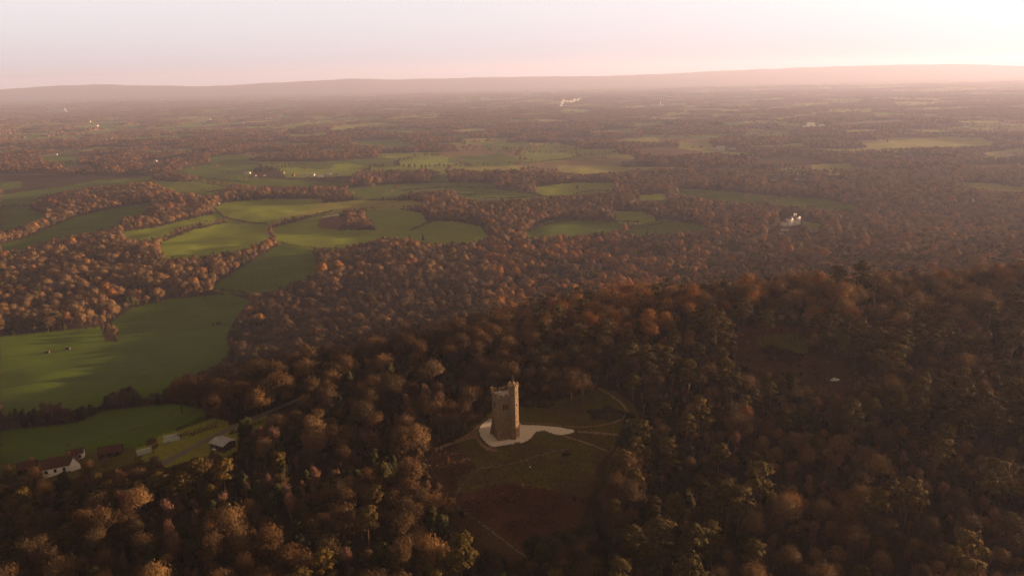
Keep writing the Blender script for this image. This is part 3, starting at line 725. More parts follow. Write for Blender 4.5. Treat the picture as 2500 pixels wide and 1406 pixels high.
mb.build('carved_frieze', STONED, tw)
mb = MB(); mb.box(0, 0, 18.8, 19.05, W-.12, W-.12); mb.build('roof_deck', LEAD, tw)
def arch(w, h, n=7):
    pts = [(-w/2, 0), (w/2, 0), (w/2, h*.62)]
    for k in range(1, n): a = k/n; pts.append((w/2*(1-a**1.4), h*.62+h*.38*a**.8))
    pts.append((0, h))
    for k in range(n-1, 0, -1): a = k/n; pts.append((-w/2*(1-a**1.4), h*.62+h*.38*a**.8))
    pts.append((-w/2, h*.62)); return pts
def wall_panel(mbx, face, cx_, z0, pts, off0, off1):
    # face: 0 front (-y), 1 left (-x), 2 right (+x), 3 back; extrude the outline
    n = len(pts); V = []
    for off in (off0, off1):
        for (a, b_) in pts:
            a2 = cx_+a
            V.append({0: (a2, -hw-off, z0+b_), 1: (-hw-off, -a2, z0+b_), 2: (hw+off, a2, z0+b_), 3: (-a2, hw+off, z0+b_)}[face])
    mbx.poly(V, [tuple(range(n))[::-1], tuple(range(n, 2*n))]+[(i, (i+1) % n, n+(i+1) % n, n+i) for i in range(n)])
for face in (0, 1, 2, 3):
    cx_ = {0: -.35, 1: 0, 2: .3, 3: 0}[face]
    mb = MB(); wall_panel(mb, face, cx_, 13.3, [(-1.45, 0), (1.45, 0), (1.45, 3.9), (-1.45, 3.9)], .0, .12)
    wall_panel(mb, face, cx_, 13.15, [(-1.7, 0), (1.7, 0), (1.7, .22), (-1.7, .22)], .0, .25)
    wall_panel(mb, face, cx_, 17.2, [(-1.6, 0), (1.6, 0), (1.6, .2), (-1.6, .2)], .0, .25)
    fr = mb.build('window_surround', STONED, tw)
    mb = MB()
    for q in (-.82, 0, .82): wall_panel(mb, face, cx_+q, 13.6, arch(.62, 3.1), .125, .15)
    mb.build('window', GLASSD, tw)
mb = MB(); wall_panel(mb, 1, -.2, .0, [(-1.15, 0), (1.15, 0), (1.15, 3.6), (-1.15, 3.6)], .3, .62); mb.build('door_surround', STONED, tw)
mb = MB(); wall_panel(mb, 1, -.2, .0, arch(1.5, 3.0), .62, .65); mb.build('door', TIMB, tw)
mb = MB(); wall_panel(mb, 0, -.6, 2.9, [(-.5, 0), (.5, 0), (.5, .9), (-.5, .9)], .36, .42); mb.build('stone_plaque', STONED, tw)
mb = MB()                                                   # raking buttress on the rear left corner
V = [(-hw-1.7, hw-1.2, -1), (-hw-1.7, hw+.1, -1), (-hw, hw+.1, -1), (-hw, hw-1.2, -1), (-hw-.5, hw-1.2, 5), (-hw-.5, hw+.1, 5), (-hw, hw+.1, 8.5), (-hw, hw-1.2, 8.5)]
mb.poly(V, [(3, 2, 1, 0), (4, 5, 6, 7), (0, 1, 5, 4), (1, 2, 6, 5), (2, 3, 7, 6), (3, 0, 4, 7)]); mb.build('buttress', STONE, tw)
def octo(r, cx_, cy_, a0=0): return [(cx_+r*math.cos(a0+k*R(45)), cy_+r*math.sin(a0+k*R(45))) for k in range(8)]
tx, ty = hw-.35, -hw+.35
mb = MB(); c_ = (tx, ty)
mb.prism(octo(2.55, *c_), -2, 5.3, k=.95, c=c_); mb.prism(octo(2.42, *c_), 5.3, 5.8, k=.87, c=c_); mb.prism(octo(2.1, *c_), 5.8, 23.2)
mb.prism(octo(2.1, *c_), 23.2, 23.7, k=1.12, c=c_); mb.prism(octo(2.35, *c_), 23.7, 24.3)
tur = mb.build('turret', STONE, tw)
mb = MB()
for k in range(8):
    a = R(45)*k+R(22.5); mb.box(tx+2.0*math.cos(a), ty+2.0*math.sin(a), 24.3, 25.05, .38, .95, rz=a)
mb.build('battlement', STONED, tur)
mb = MB(); mb.prism(octo(1.75, *c_), 24.3, 25.5, k=.12, c=c_); mb.build('cap_roof', STONED, tur)
mb = MB(); mb.prism(octo(.09, *c_), 25.3, 28.6); mb.prism(octo(.2, *c_), 25.3, 25.9); mb.build('flagpole', STONED, tur)
mb = MB()
for zz in (5.3, 9.85, 12.75, 17.95, 23.0): mb.prism(octo(2.22 if zz > 5.5 else 2.62, *c_), zz, zz+.26)
mb.build('string_course', STONED, tur)
for zz, a in ((20.8, -67.5), (20.8, -22.5), (15.2, -67.5), (11, -22.5), (7.4, -67.5)):
    a = R(a); mb = MB(); mb.box(tx+1.95*math.cos(a), ty+1.95*math.sin(a), zz, zz+1.0, .1, .34, rz=a); mb.build('window', GLASSD, tur)

# ------------------------------------------------------------------ draped sheets and ribbons
def ragged(m, soft=.5):
    nt = m.node_tree; L = nt.links; b = nt.nodes['Principled BSDF']; out = nt.nodes['Material Output']
    a = node(nt, 'ShaderNodeAttribute', attribute_name='fade'); tc = node(nt, 'ShaderNodeTexCoord'); nz = node(nt, 'ShaderNodeTexNoise'); nz.inputs['Scale'].default_value = .8; nz.inputs['Detail'].default_value = 6; L.new(tc.outputs['Object'], nz.inputs['Vector'])
    ad = node(nt, 'ShaderNodeMath', operation='ADD'); L.new(a.outputs['Fac'], ad.inputs[0]); L.new(nz.outputs['Fac'], ad.inputs[1])
    mr = node(nt, 'ShaderNodeMapRange'); mr.inputs['From Min'].default_value = .55; mr.inputs['From Max'].default_value = 1.05; L.new(ad.outputs[0], mr.inputs['Value'])
    tr = node(nt, 'ShaderNodeBsdfTransparent'); mx = node(nt, 'ShaderNodeMixShader'); L.new(mr.outputs['Result'], mx.inputs[0]); L.new(tr.outputs[0], mx.inputs[1]); L.new(b.outputs[0], mx.inputs[2]); L.new(mx.outputs[0], out.inputs['Surface'])
for m_ in (TRACK, TRACKD, GRAVEL): ragged(m_)
def ribbon(name, px, width, mat, lift=.06, label=None, seg=3.0, kind='structure', cat=None):
    P3 = unproject(px)[:, :2]; pts = [P3[0]]
    for a, b_ in zip(P3[:-1], P3[1:]):
        n = max(1, int(np.hypot(*(b_-a))/seg)); 
        for k in range(1, n+1): pts.append(a+(b_-a)*k/n)
    pts = np.array(pts)
    for _ in range(4): pts[1:-1] = (pts[:-2]+2*pts[1:-1]+pts[2:])/4
    t = np.gradient(pts, axis=0); t /= np.linalg.norm(t, axis=1)[:, None]; nrm = np.stack([-t[:, 1], t[:, 0]], 1)
    wv = width*(.85+.3*vnoise(np.arange(len(pts))*.35, np.zeros(len(pts)), 3))/2
    V = []; cols = 5
    for j in range(cols):
        q = pts+nrm*(wv*(j/(cols-1)*2-1))[:, None]; zz = height(q[:, 0], q[:, 1])+lift-(.05 if j in (0, cols-1) else 0)
        V.append(np.stack([q[:, 0], q[:, 1], zz], 1))
    V = np.stack(V, 1).reshape(-1, 3); n = len(pts); i = np.arange(n-1)[:, None]*cols+np.arange(cols-1)[None]
    F = np.stack([i, i+cols, i+cols+1, i+1], -1).reshape(-1, 4)
    me = mesh_from(name, V, F, [mat], smooth=True); fa = me.attributes.new('fade', 'FLOAT', 'POINT'); fa.data.foreach_set('value', np.tile(np.array([0, .6, .8, .6, 0], np.float32), n))
    o = link(name, me); tag(o, label, cat, None, kind); return o
def sheet(name, px, mat, lift, step=1.2):
    """closed outline draped on the ground"""
    P3 = unproject(px)[:, :2]; x0, y0 = P3.min(0); x1, y1 = P3.max(0)
    # fan grid: scale the outline toward its centroid in rings is wrong for concave shapes, so clip a grid
    nx = int((x1-x0)/step)+2; ny = int((y1-y0)/step)+2; gx = x0+np.arange(nx)*step; gy = y0+np.arange(ny)*step
    A, B = np.meshgrid(gx, gy)
    def inside(X, Y):
        r_ = np.zeros(X.shape, bool)
        for k in range(len(P3)):
            xa, ya = P3[k]; xb, yb = P3[(k+1) % len(P3)]
            if ya == yb: continue
            r_ ^= ((ya > Y) != (yb > Y)) & (X < (xb-xa)*(Y-ya)/(yb-ya)+xa)
        return r_
    c = inside(A[:-1, :-1]+step/2, B[:-1, :-1]+step/2); ii, jj = np.where(c); i = ii*nx+jj
    F = np.stack([i, i+1, i+nx+1, i+nx], 1); V = np.stack([A.ravel(), B.ravel(), (height(A, B)+lift).ravel()], 1)
    used = np.unique(F); mp = -np.ones(len(V), int); mp[used] = np.arange(len(used))
    me = mesh_from(name, V[used], mp[F], [mat], smooth=True); fa = me.attributes.new('fade', 'FLOAT', 'POINT'); full = np.zeros((ny+2, nx+2)); cc_ = np.zeros((ny+1, nx+1)); cc_[1:1+c.shape[0], 1:1+c.shape[1]] = c; pad = np.pad(cc_, 1)
    cnt = np.zeros((ny, nx)); R_ = 3
    P_ = np.pad(c.astype(float), R_+1); 
    for a_ in range(-R_, R_):
        for b_ in range(-R_, R_): cnt += P_[R_+1+a_:R_+1+a_+ny, R_+1+b_:R_+1+b_+nx]
    fr = np.clip((cnt/(4*R_*R_)-.35)/.6, 0, 1)*.85
    fa.data.foreach_set('value', fr.ravel()[used].astype(np.float32))
    o = link(name, me); tag(o, kind='structure'); return o
PAVE = [(1194,1023),(1184,1028),(1172,1040),(1168,1052),(1172,1066),(1184,1080),(1201,1092),(1218,1090),(1242,1086),(1271,1083),(1290,1076),(1302,1064),(1309,1055),(1326,1051),(1340,1056),(1362,1063),(1379,1061),(1405,1056),(1402,1049),(1362,1042),(1314,1038),(1273,1037),(1262,1022),(1230,1016)]
sheet('pavement', PAVE, GRAVEL, .12, .35)
RING = [(1188,1018),(1174,1028),(1160,1044),(1128,1066),(1060,1094),(1048,1102),(1070,1098),(1130,1078),(1158,1070),(1166,1084),(1185,1100),(1205,1104),(1228,1100),(1205,1094),(1180,1082),(1168,1066),(1164,1052),(1170,1040),(1186,1026),(1200,1020)]
sheet('gravel_verge', RING, TRACK, .08, .4)
ribbon('path', [(1410,1053),(1450,1056),(1505,1060),(1540,1066)], 3.6, TRACK, .07)
ribbon('path', [(1272,1032),(1330,1033),(1400,1044),(1470,1040),(1520,1026),(1540,1008),(1530,995),(1508,975),(1480,958),(1462,948)], 2.4, TRACK, .05)
ribbon('path', [(1365,1060),(1400,1072),(1450,1086),(1480,1100)], 2.2, TRACK, .06)
ribbon('path', [(1392,1094),(1350,1100),(1290,1120),(1240,1136),(1180,1142)], 3, TRACKD, .05)
ribbon('path', [(1180,1136),(1160,1155),(1130,1180),(1108,1205),(1104,1232),(1130,1250),(1165,1268),(1215,1308),(1250,1335),(1285,1360)], 1.5, TRACKD, .05)
ribbon('path', [(1770,758),(1762,785),(1755,800)], 2.5, TRACK, .05)
ribbon('track', [(778,752),(768,772),(762,795)], 4, simple('grass_ride', (.12,.10,.045), scale=1, var=.2), .08)
DARKLINE = simple('dark_line_grass', (.030,.034,.008), scale=.5, var=.3); ragged(DARKLINE)  # dark grass tone for the lines drawn across the pasture
ribbon('dark_line', [(0,947),(150,931),(330,906),(425,884)], 2.2, DARKLINE, .1)
ribbon('dark_line', [(0,872),(120,860),(220,852),(350,828),(470,803),(560,789)], 2.6, DARKLINE, .1)  # hedge shadow across the pasture, painted as a dark strip
ribbon('dark_line', [(40,1100),(160,1080),(330,1052),(420,1000)], 1.4, DARKLINE, .08)
ribbon('road', [(330,1165),(390,1136),(470,1092),(560,1046),(645,1010),(745,968),(830,935)], 3.6, ROAD, .1)
ribbon('road', [(500,505),(520,517),(560,538),(610,545),(655,549)], 4, TRACKD, .25, seg=8)
ribbon('road', [(655,549),(650,570),(672,592),(684,600)], 6, TRACK, .25, seg=8)
ribbon('road', [(655,549),(705,527),(735,505),(795,484)], 5, TRACK, .25, seg=8)
ribbon('track', [(820,520),(790,524),(830,528)], 4, TRACK, .2, seg=8)

PMASK = np.zeros((MH, MW), bool)
for poly in (PAVE, RING):
    s_, ins = raster(poly); PMASK[s_] |= ins
# ------------------------------------------------------------------ hedges (each one a thing)
HED = [([(655,547),(700,552)], None), ([(665,553),(720,538),(790,522),(812,514)], 'dark hedge running up to the pale bales'), ([(520,508),(545,530),(600,543),(652,547)], 'dark hedge beside the lane at the left of the crossroads'),
 ([(684,594),(730,602),(790,607),(812,610)], 'dark clipped hedge along the top of the narrow green meadow'), ([(790,485),(880,486),(980,488)], 'straight hedge behind the pale rising pasture'),
 ([(980,466),(1060,460),(1120,456)], 'thin hedge between strip fields above the round pasture'), ([(1060,480),(1120,474),(1180,476)], 'short double hedge in the centre strip fields'), ([(1120,458),(1200,460),(1280,470),(1325,478)], 'curving hedge around a centre strip field'),
 ([(1180,485),(1300,481),(1430,476),(1500,474)], 'long hedge below the centre strip fields'), ([(1304,458),(1400,446),(1500,443)], 'hedge on the top edge of the pale centre field'), ([(1400,474),(1500,465)], 'short slanting hedge right of the centre field'), 
 ([(880,449),(1000,447),(1120,446),(1350,449)], 'straight dark hedge below the larch wood'), ([(1290,566),(1380,538),(1480,540),(1560,543)], 'hedge arching over the right hand dark meadow'), ([(1500,566),(1580,553),(1660,538)], 'slanting hedge dividing the two dark meadows'),
 ([(0,945),(150,930),(330,905),(420,885)], None), ([(810,614),(790,620),(772,632)], 'ragged dark bushes at the end of the narrow meadow'), ([(1000,563),(1030,552),(1055,541)], 'faint hedge dividing the round pasture'), ([(1870,505),(1960,506),(2010,508)], 'thin hedge in the field behind the mansion'),
 ([(0,503),(60,503),(120,500)], 'thin hedge at the left edge of the plain'), ([(440,433),(520,436),(600,445)], 'hedge in front of the farm hamlet field'), ([(500,472),(560,462),(600,452)], 'hedge joining two copses on the left'),
 ([(500,713),(540,708),(585,712),(605,720)], 'thick dark hedge at the foot of the narrow meadow'), ([(2330,444),(2420,446),(2500,456)], 'hedge along the pale strip at the right edge'), ([(2120,366),(2250,363),(2420,358)], 'hedge under the large pale hill field'),
 ([(1290,398),(1400,388),(1480,386)], 'thin hedge over the dry pale field'), ([(1860,402),(1960,403),(2000,402)], 'hedge in front of the brown ploughed field'),
 ([(100,1012),(200,1004),(300,992),(420,972)], 'low dark hedge line under the big green pasture'), ([(0,1030),(80,1020),(190,1010),(240,998)], 'thick brown hedge bank at the left edge below the pasture'), ([(430,1050),(470,1036),(505,1024)], 'short dark hedge behind the pale greenhouse'),
 ([(418,1072),(470,1062),(530,1040)], 'long clipped hedge between greenhouse and lane'), ([(560,1060),(600,1046),(648,1028)], 'clipped hedge on the near side of the lane'), ([(330,820),(345,820),(362,819)], 'low dark scrub patch in the middle of the pasture')]
def hedge_obj(px, label, wdt=2.0, ht=2.2):
    if not label: return
    P3 = unproject(px)[:, :2]; g = np.random.default_rng(int(px[0][0]))
    rr_ = float(np.hypot(*P3.mean(0))); step = .45 if rr_ < 500 else (1.0 if rr_ < 1500 else 2.2); sc = step
    ht = ht*(1 if rr_ < 600 else 1.7); wdt = wdt*(1 if rr_ < 600 else 2.2)
    C = []
    for a, b_ in zip(P3[:-1], P3[1:]):
        n = int(np.hypot(*(b_-a))/step*5)+2; q = g.uniform(0, 1, n)[:, None]; C.append(a+(b_-a)*q)
    C = np.concatenate(C); n = len(C); gap = vnoise(C[:, 0]/9, C[:, 1]/9, 88)
    hN = ht*(.45+.9*gap); a = g.uniform(0, 2*np.pi, n); f = g.uniform(.5, 1, n)
    d = rdir(n, g); d[:, 2] = np.abs(d[:, 2])
    o = np.array([P3[0][0], P3[0][1], hgt(*P3[0])])
    Q = np.stack([C[:, 0]+d[:, 0]*wdt/2*f, C[:, 1]+d[:, 1]*wdt/2*f, height(C[:, 0], C[:, 1])+d[:, 2]*hN], 1)-o
    tm = TM(); tm.quads(Q, d+rdir(n, g)*.4, rdir(n, g), g.uniform(.5, .9, n)*sc**.8*1.3, g.uniform(.6, 1.1, n)*sc**.8*1.3); V, F = tm.arr()
    ob = link('hedge', mesh_from('hedge', V, F, [HEDGE]), loc=o); tag(ob, label, 'hedge', 'hedges between the fields')
for px, lb in HED: hedge_obj(px, lb)

# ------------------------------------------------------------------ bushes
def bush(px, w, h, mat, label, name='bush', n=1500, group=None):
    p = at(*px); g = np.random.default_rng(int(px[0])); tm = TM(); d = rdir(n, g); d[:, 2] = np.abs(d[:, 2])
    lob = 1+.2*np.sin(d[:, 0]*6+1)+.2*np.sin(d[:, 1]*7)
    C = d*[w/2, w/2*.8, h]*lob[:, None]*g.uniform(.75, 1, (n, 1)); s = (w/8)**.7
    tm.quads(C, d+rdir(n, g)*.4, rdir(n, g), g.uniform(.3, .6, n)*s, g.uniform(.35, .7, n)*s); V, F = tm.arr()
    o = link(name, mesh_from(name, V, F, [mat]), loc=p); o.rotation_euler = (0, 0, random.uniform(-.3, .3)); tag(o, label, 'bush', group); return o
bush((1483, 1012), 15, 1.9, HEDGE, 'wide low dark bush in the grass right of the tower', n=3000)
bush((1915, 872), 18, 3.2, HEATHER, 'large dark thicket in the heath clearing on the right', n=3000)
bush((1880, 855), 9, 2, HEATHER, 'low dark bush left of the large thicket in the right clearing')
bush((1540, 1018), 4, 2, DARK, 'small dark bush where the path bends right of the tower')
bush((1383, 1109), 3.2, .9, DARK, 'low dark scrub beside the worn track below the tower')
bush((535, 791), 7, 2.5, DARK, 'dark thorn bush at the right end of the pasture line')
bush((520, 792), 4, 1.8, DARK, 'smaller dark bush at the right end of the pasture line')
bush((1330, 990), 7, 2.4, HEDGE, 'brown bush behind the tower at the clearing edge')
bush((1290, 988), 8, 2.8, HEDGE, 'dark brown bush right behind the tower turret')
# heather and bracken cover: stuff
def cover(name, codes, spacing, mat, hgt_, nmax=26000, seed=3):
    g = np.random.default_rng(seed); X, Y = jitter(-130, 420, 170, 560, spacing); Zc = height(X, Y); u, v, c = project(X, Y, Zc); m = mask_at(GRID, u, v)
    kk = np.isin(m, codes) & ~mask_at(PMASK, u, v).astype(bool) & (fbm(X/7, Y/7, 311, 3) > .42); X, Y, Zc = X[kk][:nmax], Y[kk][:nmax], Zc[kk][:nmax]; n = len(X); nb = 5
    X = np.repeat(X, nb)+g.normal(0, .35, n*nb); Y = np.repeat(Y, nb)+g.normal(0, .35, n*nb); Zc = np.repeat(Zc, nb)+g.uniform(.05, hgt_, n*nb); d = rdir(n*nb, g); d[:, 2] = np.abs(d[:, 2])+.4
    tm = TM(); tm.quads(np.stack([X, Y, Zc], 1), d, rdir(n*nb, g), g.uniform(.25, .5, n*nb), g.uniform(.3, .6, n*nb)); V, F = tm.arr()
    tag(link(name, mesh_from(name, V, F, [mat])), kind='stuff')
cover('heather', [HEA], 1.0, foliage('heather_tufts', [(.085,.040,.028),(.085,.040,.028)]), .5)
cover('rough_grass', [10], 1.5, foliage('tussocks', [(.070,.058,.018),(.050,.054,.012)]), .22, seed=5)
cover('bracken', [BRACK], 1.1, foliage('bracken_fronds', [(.080,.048,.028),(.080,.048,.028)]), .6, seed=4)

# ------------------------------------------------------------------ posts round the paving, bench, people
def along(px, sp):
    P3 = unproject(px)[:, :2]; out = []; carry = 0
    for a, b_ in zip(P3[:-1], P3[1:]):
        Ls = np.hypot(*(b_-a)); t = carry
        while t < Ls: out.append(a+(b_-a)*t/Ls); t += sp
        carry = t-Ls
    return out
mb = MB(); mb.box(0, 0, -.2, .85, .24, .24, tw=.22, td=.22); mb.box(0, 0, .85, .93, .26, .26, tw=.12, td=.12)
post0 = None
for px, lb in (([(1196,1019),(1182,1024),(1168,1038),(1160,1048),(1140,1058),(1125,1066)], 'short wooden post edging the paving left of the tower'),
               ([(1168,1058),(1174,1072),(1186,1084),(1201,1095)], 'short wooden post edging the paving below the tower door'),
               ([(1204,1095),(1222,1092),(1244,1088),(1254,1087)], 'short wooden post on the front edge of the paving under the tower'),
               ([(1276,1085),(1292,1078),(1304,1066),(1311,1056),(1326,1052),(1340,1057),(1362,1066),(1380,1072)], 'short wooden post along the curved grass edge right of the tower'),
               ([(1275,1033),(1314,1036),(1362,1040),(1400,1045),(1425,1048)], 'short wooden post on the far edge of the paving right of the tower')):
    for q in along(px, 2.0):
        if post0 is None: post0 = mb.build('wooden_post', WOOD); o = post0
        else: o = post0.copy(); COL.objects.link(o)
        o.location = (q[0], q[1], hgt(q[0], q[1])); tag(o, lb, 'post', 'short posts round the tower paving')
def bench(px, rz, label):
    p = at(*px); e = empty('bench', p, rz); tag(e, label, 'bench')
    mb = MB(); mb.box(0, 0, .42, .48, 2.4, .5); mb.build('seat', WOOD, e)
    mb = MB(); mb.box(0, .24, .6, .95, 2.4, .06); mb.build('backrest', WOOD, e)
    for sx in (-1, 1): mb = MB(); mb.box(sx*.95, 0, 0, .42, .1, .46); mb.box(sx*.95, .26, 0, .9, .1, .05); mb.build('leg', WOOD, e)
bench((1263, 1085), R(5), 'wooden bench on the front edge of the paving below the turret')

def person(loc, rz, label, jacket, trousers, hair=(.05,.03,.02), hat=None, walk=.18, bulk=1.0):
    e = empty('person', loc, rz); tag(e, label, 'person')
    me = bpy.data.meshes.new('body')
    J = [(0,0,.95),(0,-.01,1.15),(0,-.01,1.38),(0,0,1.5),(0,.02,1.6),(0,.02,1.72),
         (.10,0,.9),(.11,walk,.5),(.11,walk*.6,.07),(.11,walk*.6+.16,.04),(-.10,0,.9),(-.11,-walk*.4,.5),(-.11,-walk*1.4,.09),(-.11,-walk*1.4+.16,.04),
         (.2,0,1.42),(.27,-.06,1.15),(.26,.08,.92),(.25,.12,.84),(-.2,0,1.42),(-.27,.04,1.15),(-.26,.12,.92),(-.25,.16,.84)]
    E = [(0,1),(1,2),(2,3),(3,4),(4,5),(0,6),(6,7),(7,8),(8,9),(0,10),(10,11),(11,12),(12,13),(2,14),(14,15),(15,16),(16,17),(2,18),(18,19),(19,20),(20,21)]
    rad_ = [.15,.145,.165,.06,.095,.09,.1,.07,.05,.045,.1,.07,.05,.045,.07,.05,.04,.04,.07,.05,.04,.04]
    me.from_pydata(J, E, []); o = link('body', me, e)
    sk = o.modifiers.new('skin', 'SKIN')
    for k, q in enumerate(me.skin_vertices[0].data): q.radius = (rad_[k]*(bulk if k in (1, 2, 14, 15, 16, 18, 19, 20) else 1), rad_[k]*.9); q.use_root = (k == 0)
    ss = o.modifiers.new('sub', 'SUBSURF'); ss.levels = 1; ss.render_levels = 2
    # cloth zones by height in a material
    m, nt, b = new_mat('clothing'); tc = node(nt, 'ShaderNodeTexCoord'); sp = node(nt, 'ShaderNodeSeparateXYZ'); nt.links.new(tc.outputs['Object'], sp.inputs[0])
    rp = node(nt, 'ShaderNodeValToRGB'); rp.color_ramp.interpolation = 'CONSTANT'; el = rp.color_ramp.elements
    mr = node(nt, 'ShaderNodeMapRange'); mr.inputs['From Max'].default_value = 2.0; nt.links.new(sp.outputs['Z'], mr.inputs['Value']); nt.links.new(mr.outputs['Result'], rp.inputs[0])
    el[0].position = 0; el[0].color = (*[c*.4 for c in trousers], 1); el[1].position = .05; el[1].color = (*trousers, 1)
    q = el.new(.455); q.color = (*jacket, 1); q = el.new(.755); q.color = (.45, .28, .2, 1)
    nt.links.new(rp.outputs[0], b.inputs['Base Color']); b.inputs['Roughness'].default_value = .85; me.materials.append(m)
    hm = MB(); hm.prism(octo(.11, 0, .0), 1.68, 1.83, k=.55, c=(0, 0)); hm.prism(octo(.105, 0, -.02), 1.6, 1.68); hm.build('hat' if hat else 'hair', simple('hair', hat or hair, scale=8), e)
    # nose bump side of head
    return e
person(at(1294, 1146), R(10), 'person in a bright yellow green jacket walking on the grass below the tower', (.92,1.0,.3), (.02,.02,.025), bulk=2.0)
def on_roof(a, b_, z): c, s = math.cos(TP), math.sin(TP); return (TB[0]+a*c-b_*s, TB[1]+a*s+b_*c, TB[2]+z)
person(on_roof(.9, 2.9, 19.06), R(200), 'person in dark clothes and pale hat on the tower roof by the rear parapet', (.02,.018,.018), (.02,.02,.02), hat=(.7,.62,.56), walk=.02)
person(on_roof(-1.3, .6, 19.06), R(120), 'person in a white top sitting low on the tower roof deck', (.75,.72,.7), (.05,.05,.06), walk=.02)
person(at(1194, 1027), R(140), 'person in pale clothes at the left edge of the paving', (.62,.52,.44), (.3,.24,.2), walk=.1)

# ------------------------------------------------------------------ houses
def house(px, w, d, h, rz, wall, roof, label, name='house', pitch=.75, chim=1, win=(2, 3), cat='house', group=None, hip=False, loc=None, gablewall=True, roof_over=.3, doors=1, chimmat=None):
    p = Vector(loc) if loc is not None else at(*px); e = empty(name, p, rz); tag(e, label, cat, group)
    mb = MB(); mb.box(0, 0, -1.5, h, w, d)
    rh = d/2*pitch
    if gablewall and not hip: mb.poly([(-w/2, -d/2, h), (-w/2, d/2, h), (-w/2, 0, h+rh), (w/2, -d/2, h), (w/2, d/2, h), (w/2, 0, h+rh)], [(0, 2, 1), (3, 4, 5)])
    mb.build('wall', wall, e)
    mb = MB(); ov = roof_over; t = .22; hx = (w/2+ov); ins = d*.42 if hip else 0
    def slope(sy):
        a = [(-hx, sy*(d/2+ov), h-ov*pitch), (hx, sy*(d/2+ov), h-ov*pitch), (hx-ins, 0, h+rh), (-hx+ins, 0, h+rh)]
        mb.poly(a+[(q[0], q[1], q[2]+t) for q in a], [(0, 1, 2, 3), (7, 6, 5, 4), (0, 4, 5, 1), (1, 5, 6, 2), (2, 6, 7, 3), (3, 7, 4, 0)])
    slope(-1); slope(1)
    if hip:
        for sx in (-1, 1): mb.poly([(sx*hx, -(d/2+ov), h-ov*pitch+t), (sx*hx, (d/2+ov), h-ov*pitch+t), (sx*(hx-ins), 0, h+rh+t)], [(0, 1, 2)])
    rf = mb.build('roof', roof, e)
    for k in range(chim):
        cx_ = (k+.5)/chim*w-w/2 if chim > 1 else w*.3
        mb = MB(); mb.box(cx_, 0, h+rh*.5, h+rh+1.3, .9, .7); mb.box(cx_, 0, h+rh+1.3, h+rh+1.45, 1.1, .9); mb.box(cx_-.2, 0, h+rh+1.45, h+rh+1.8, .25, .25); mb.box(cx_+.2, 0, h+rh+1.45, h+rh+1.8, .25, .25); mb.build('chimney', chimmat or BRICK, rf)
    rows, colsn = win
    for rr_ in range(rows):
        for cc in range(colsn):
            for sy in (-1, 1):
                cx_ = (cc+.5)/colsn*w-w/2; zz = (rr_+.32)/rows*h
                mb = MB(); mb.box(cx_, sy*(d/2+.02), zz, zz+h/rows*.45, 1.0, .06); mb.build('window', GLASSD, e)
    if doors: mb = MB(); mb.box(w*.12, -d/2-.03, 0, 2.1, 1.0, .08); mb.build('door', TIMB, e)
    return e
# white gabled cottage, lower left
cot = at(150, 1148)
h1 = house(None, 13, 6, 3.4, R(24), WHITE, TILE, 'white cottage with dark tiled roof and a big white gable, lower left', name='cottage', pitch=.95, chim=1, win=(1, 4), loc=cot)
mb = MB(); mb.poly([(4.0, -4.2, -1), (7.6, -4.2, -1), (7.6, -4.2, 3.6), (5.8, -4.2, 6.6), (4.0, -4.2, 3.6), (4.0, -3.2, -1), (7.6, -3.2, -1), (7.6, -3.2, 3.6), (5.8, -3.2, 6.6), (4.0, -3.2, 3.6)], [(0, 1, 2, 3, 4), (9, 8, 7, 6, 5), (0, 5, 6, 1), (1, 6, 7, 2), (4, 9, 5, 0)]); mb.build('gable', WHITE, h1)
mb = MB(); mb.poly([(3.8, -4.4, 3.3), (5.8, -4.4, 6.75), (5.8, 0, 6.75), (3.8, 0, 3.3), (7.8, -4.4, 3.3), (7.8, 0, 3.3)], [(0, 1, 2, 3), (1, 4, 5, 2)]); mb.build('gable_roof', TILE, h1)
house((188, 1118), 6, 4, 3, R(24), WHITE, TILE, 'small white outbuilding just behind the cottage gable', chim=0, win=(1, 2), name='outbuilding', cat='outbuilding')
house((70, 1150), 7, 5, 2.6, R(20), TIMB, TILE, 'brown roofed farm building left of the white cottage', name='farm_building', chim=1, win=(1, 3), pitch=.9, cat='farm building', group='brown farm buildings by the cottage')
house((272, 1110), 9, 5, 2.4, R(18), TIMB, TILE, 'long brown roofed farm building right of the white cottage', name='farm_building', chim=0, win=(1, 3), pitch=.8, cat='farm building', group='brown farm buildings by the cottage')
house((545, 1092), 8, 6.5, 2.9, R(-28), TIMB, TIN, 'barn with a pale grey sheet roof beside the lane', name='barn', chim=0, win=(1, 3), pitch=.28, cat='barn')
mbx = at(546, 1101)
def greenhouse(px, w, d, h, rz, label):
    e = empty('greenhouse', at(*px), rz); tag(e, label, 'greenhouse', 'greenhouses by the lane')
    mb = MB(); mb.box(0, 0, -.5, h, w, d); mb.build('glass_wall', GREENH, e)
    mb = MB(); mb.poly([(-w/2-.1, -d/2-.1, h), (w/2+.1, -d/2-.1, h), (w/2+.1, 0, h+d*.14), (-w/2-.1, 0, h+d*.14), (-w/2-.1, d/2+.1, h), (w/2+.1, d/2+.1, h)], [(0, 1, 2, 3), (3, 2, 5, 4), (0, 3, 4), (1, 5, 2)]); mb.build('glass_roof', GREENH, e)
    mb = MB()
    for k in range(9): q = -w/2+k*w/8; mb.box(q, 0, h+d*.14, h+d*.14+.1, .08, .4); mb.box(q, -d/2-.05, 0, h, .08, .08)
    mb.box(0, 0, h+d*.14, h+d*.14+.12, w, .14); mb.build('frame', LEAD, e)
greenhouse((420, 1072), 6.5, 7, .7, R(22), 'larger pale greenhouse in the garden behind the barn')
greenhouse((352, 1106), 5.5, 5, .9, R(32), 'smaller pale greenhouse nearer the cottage')
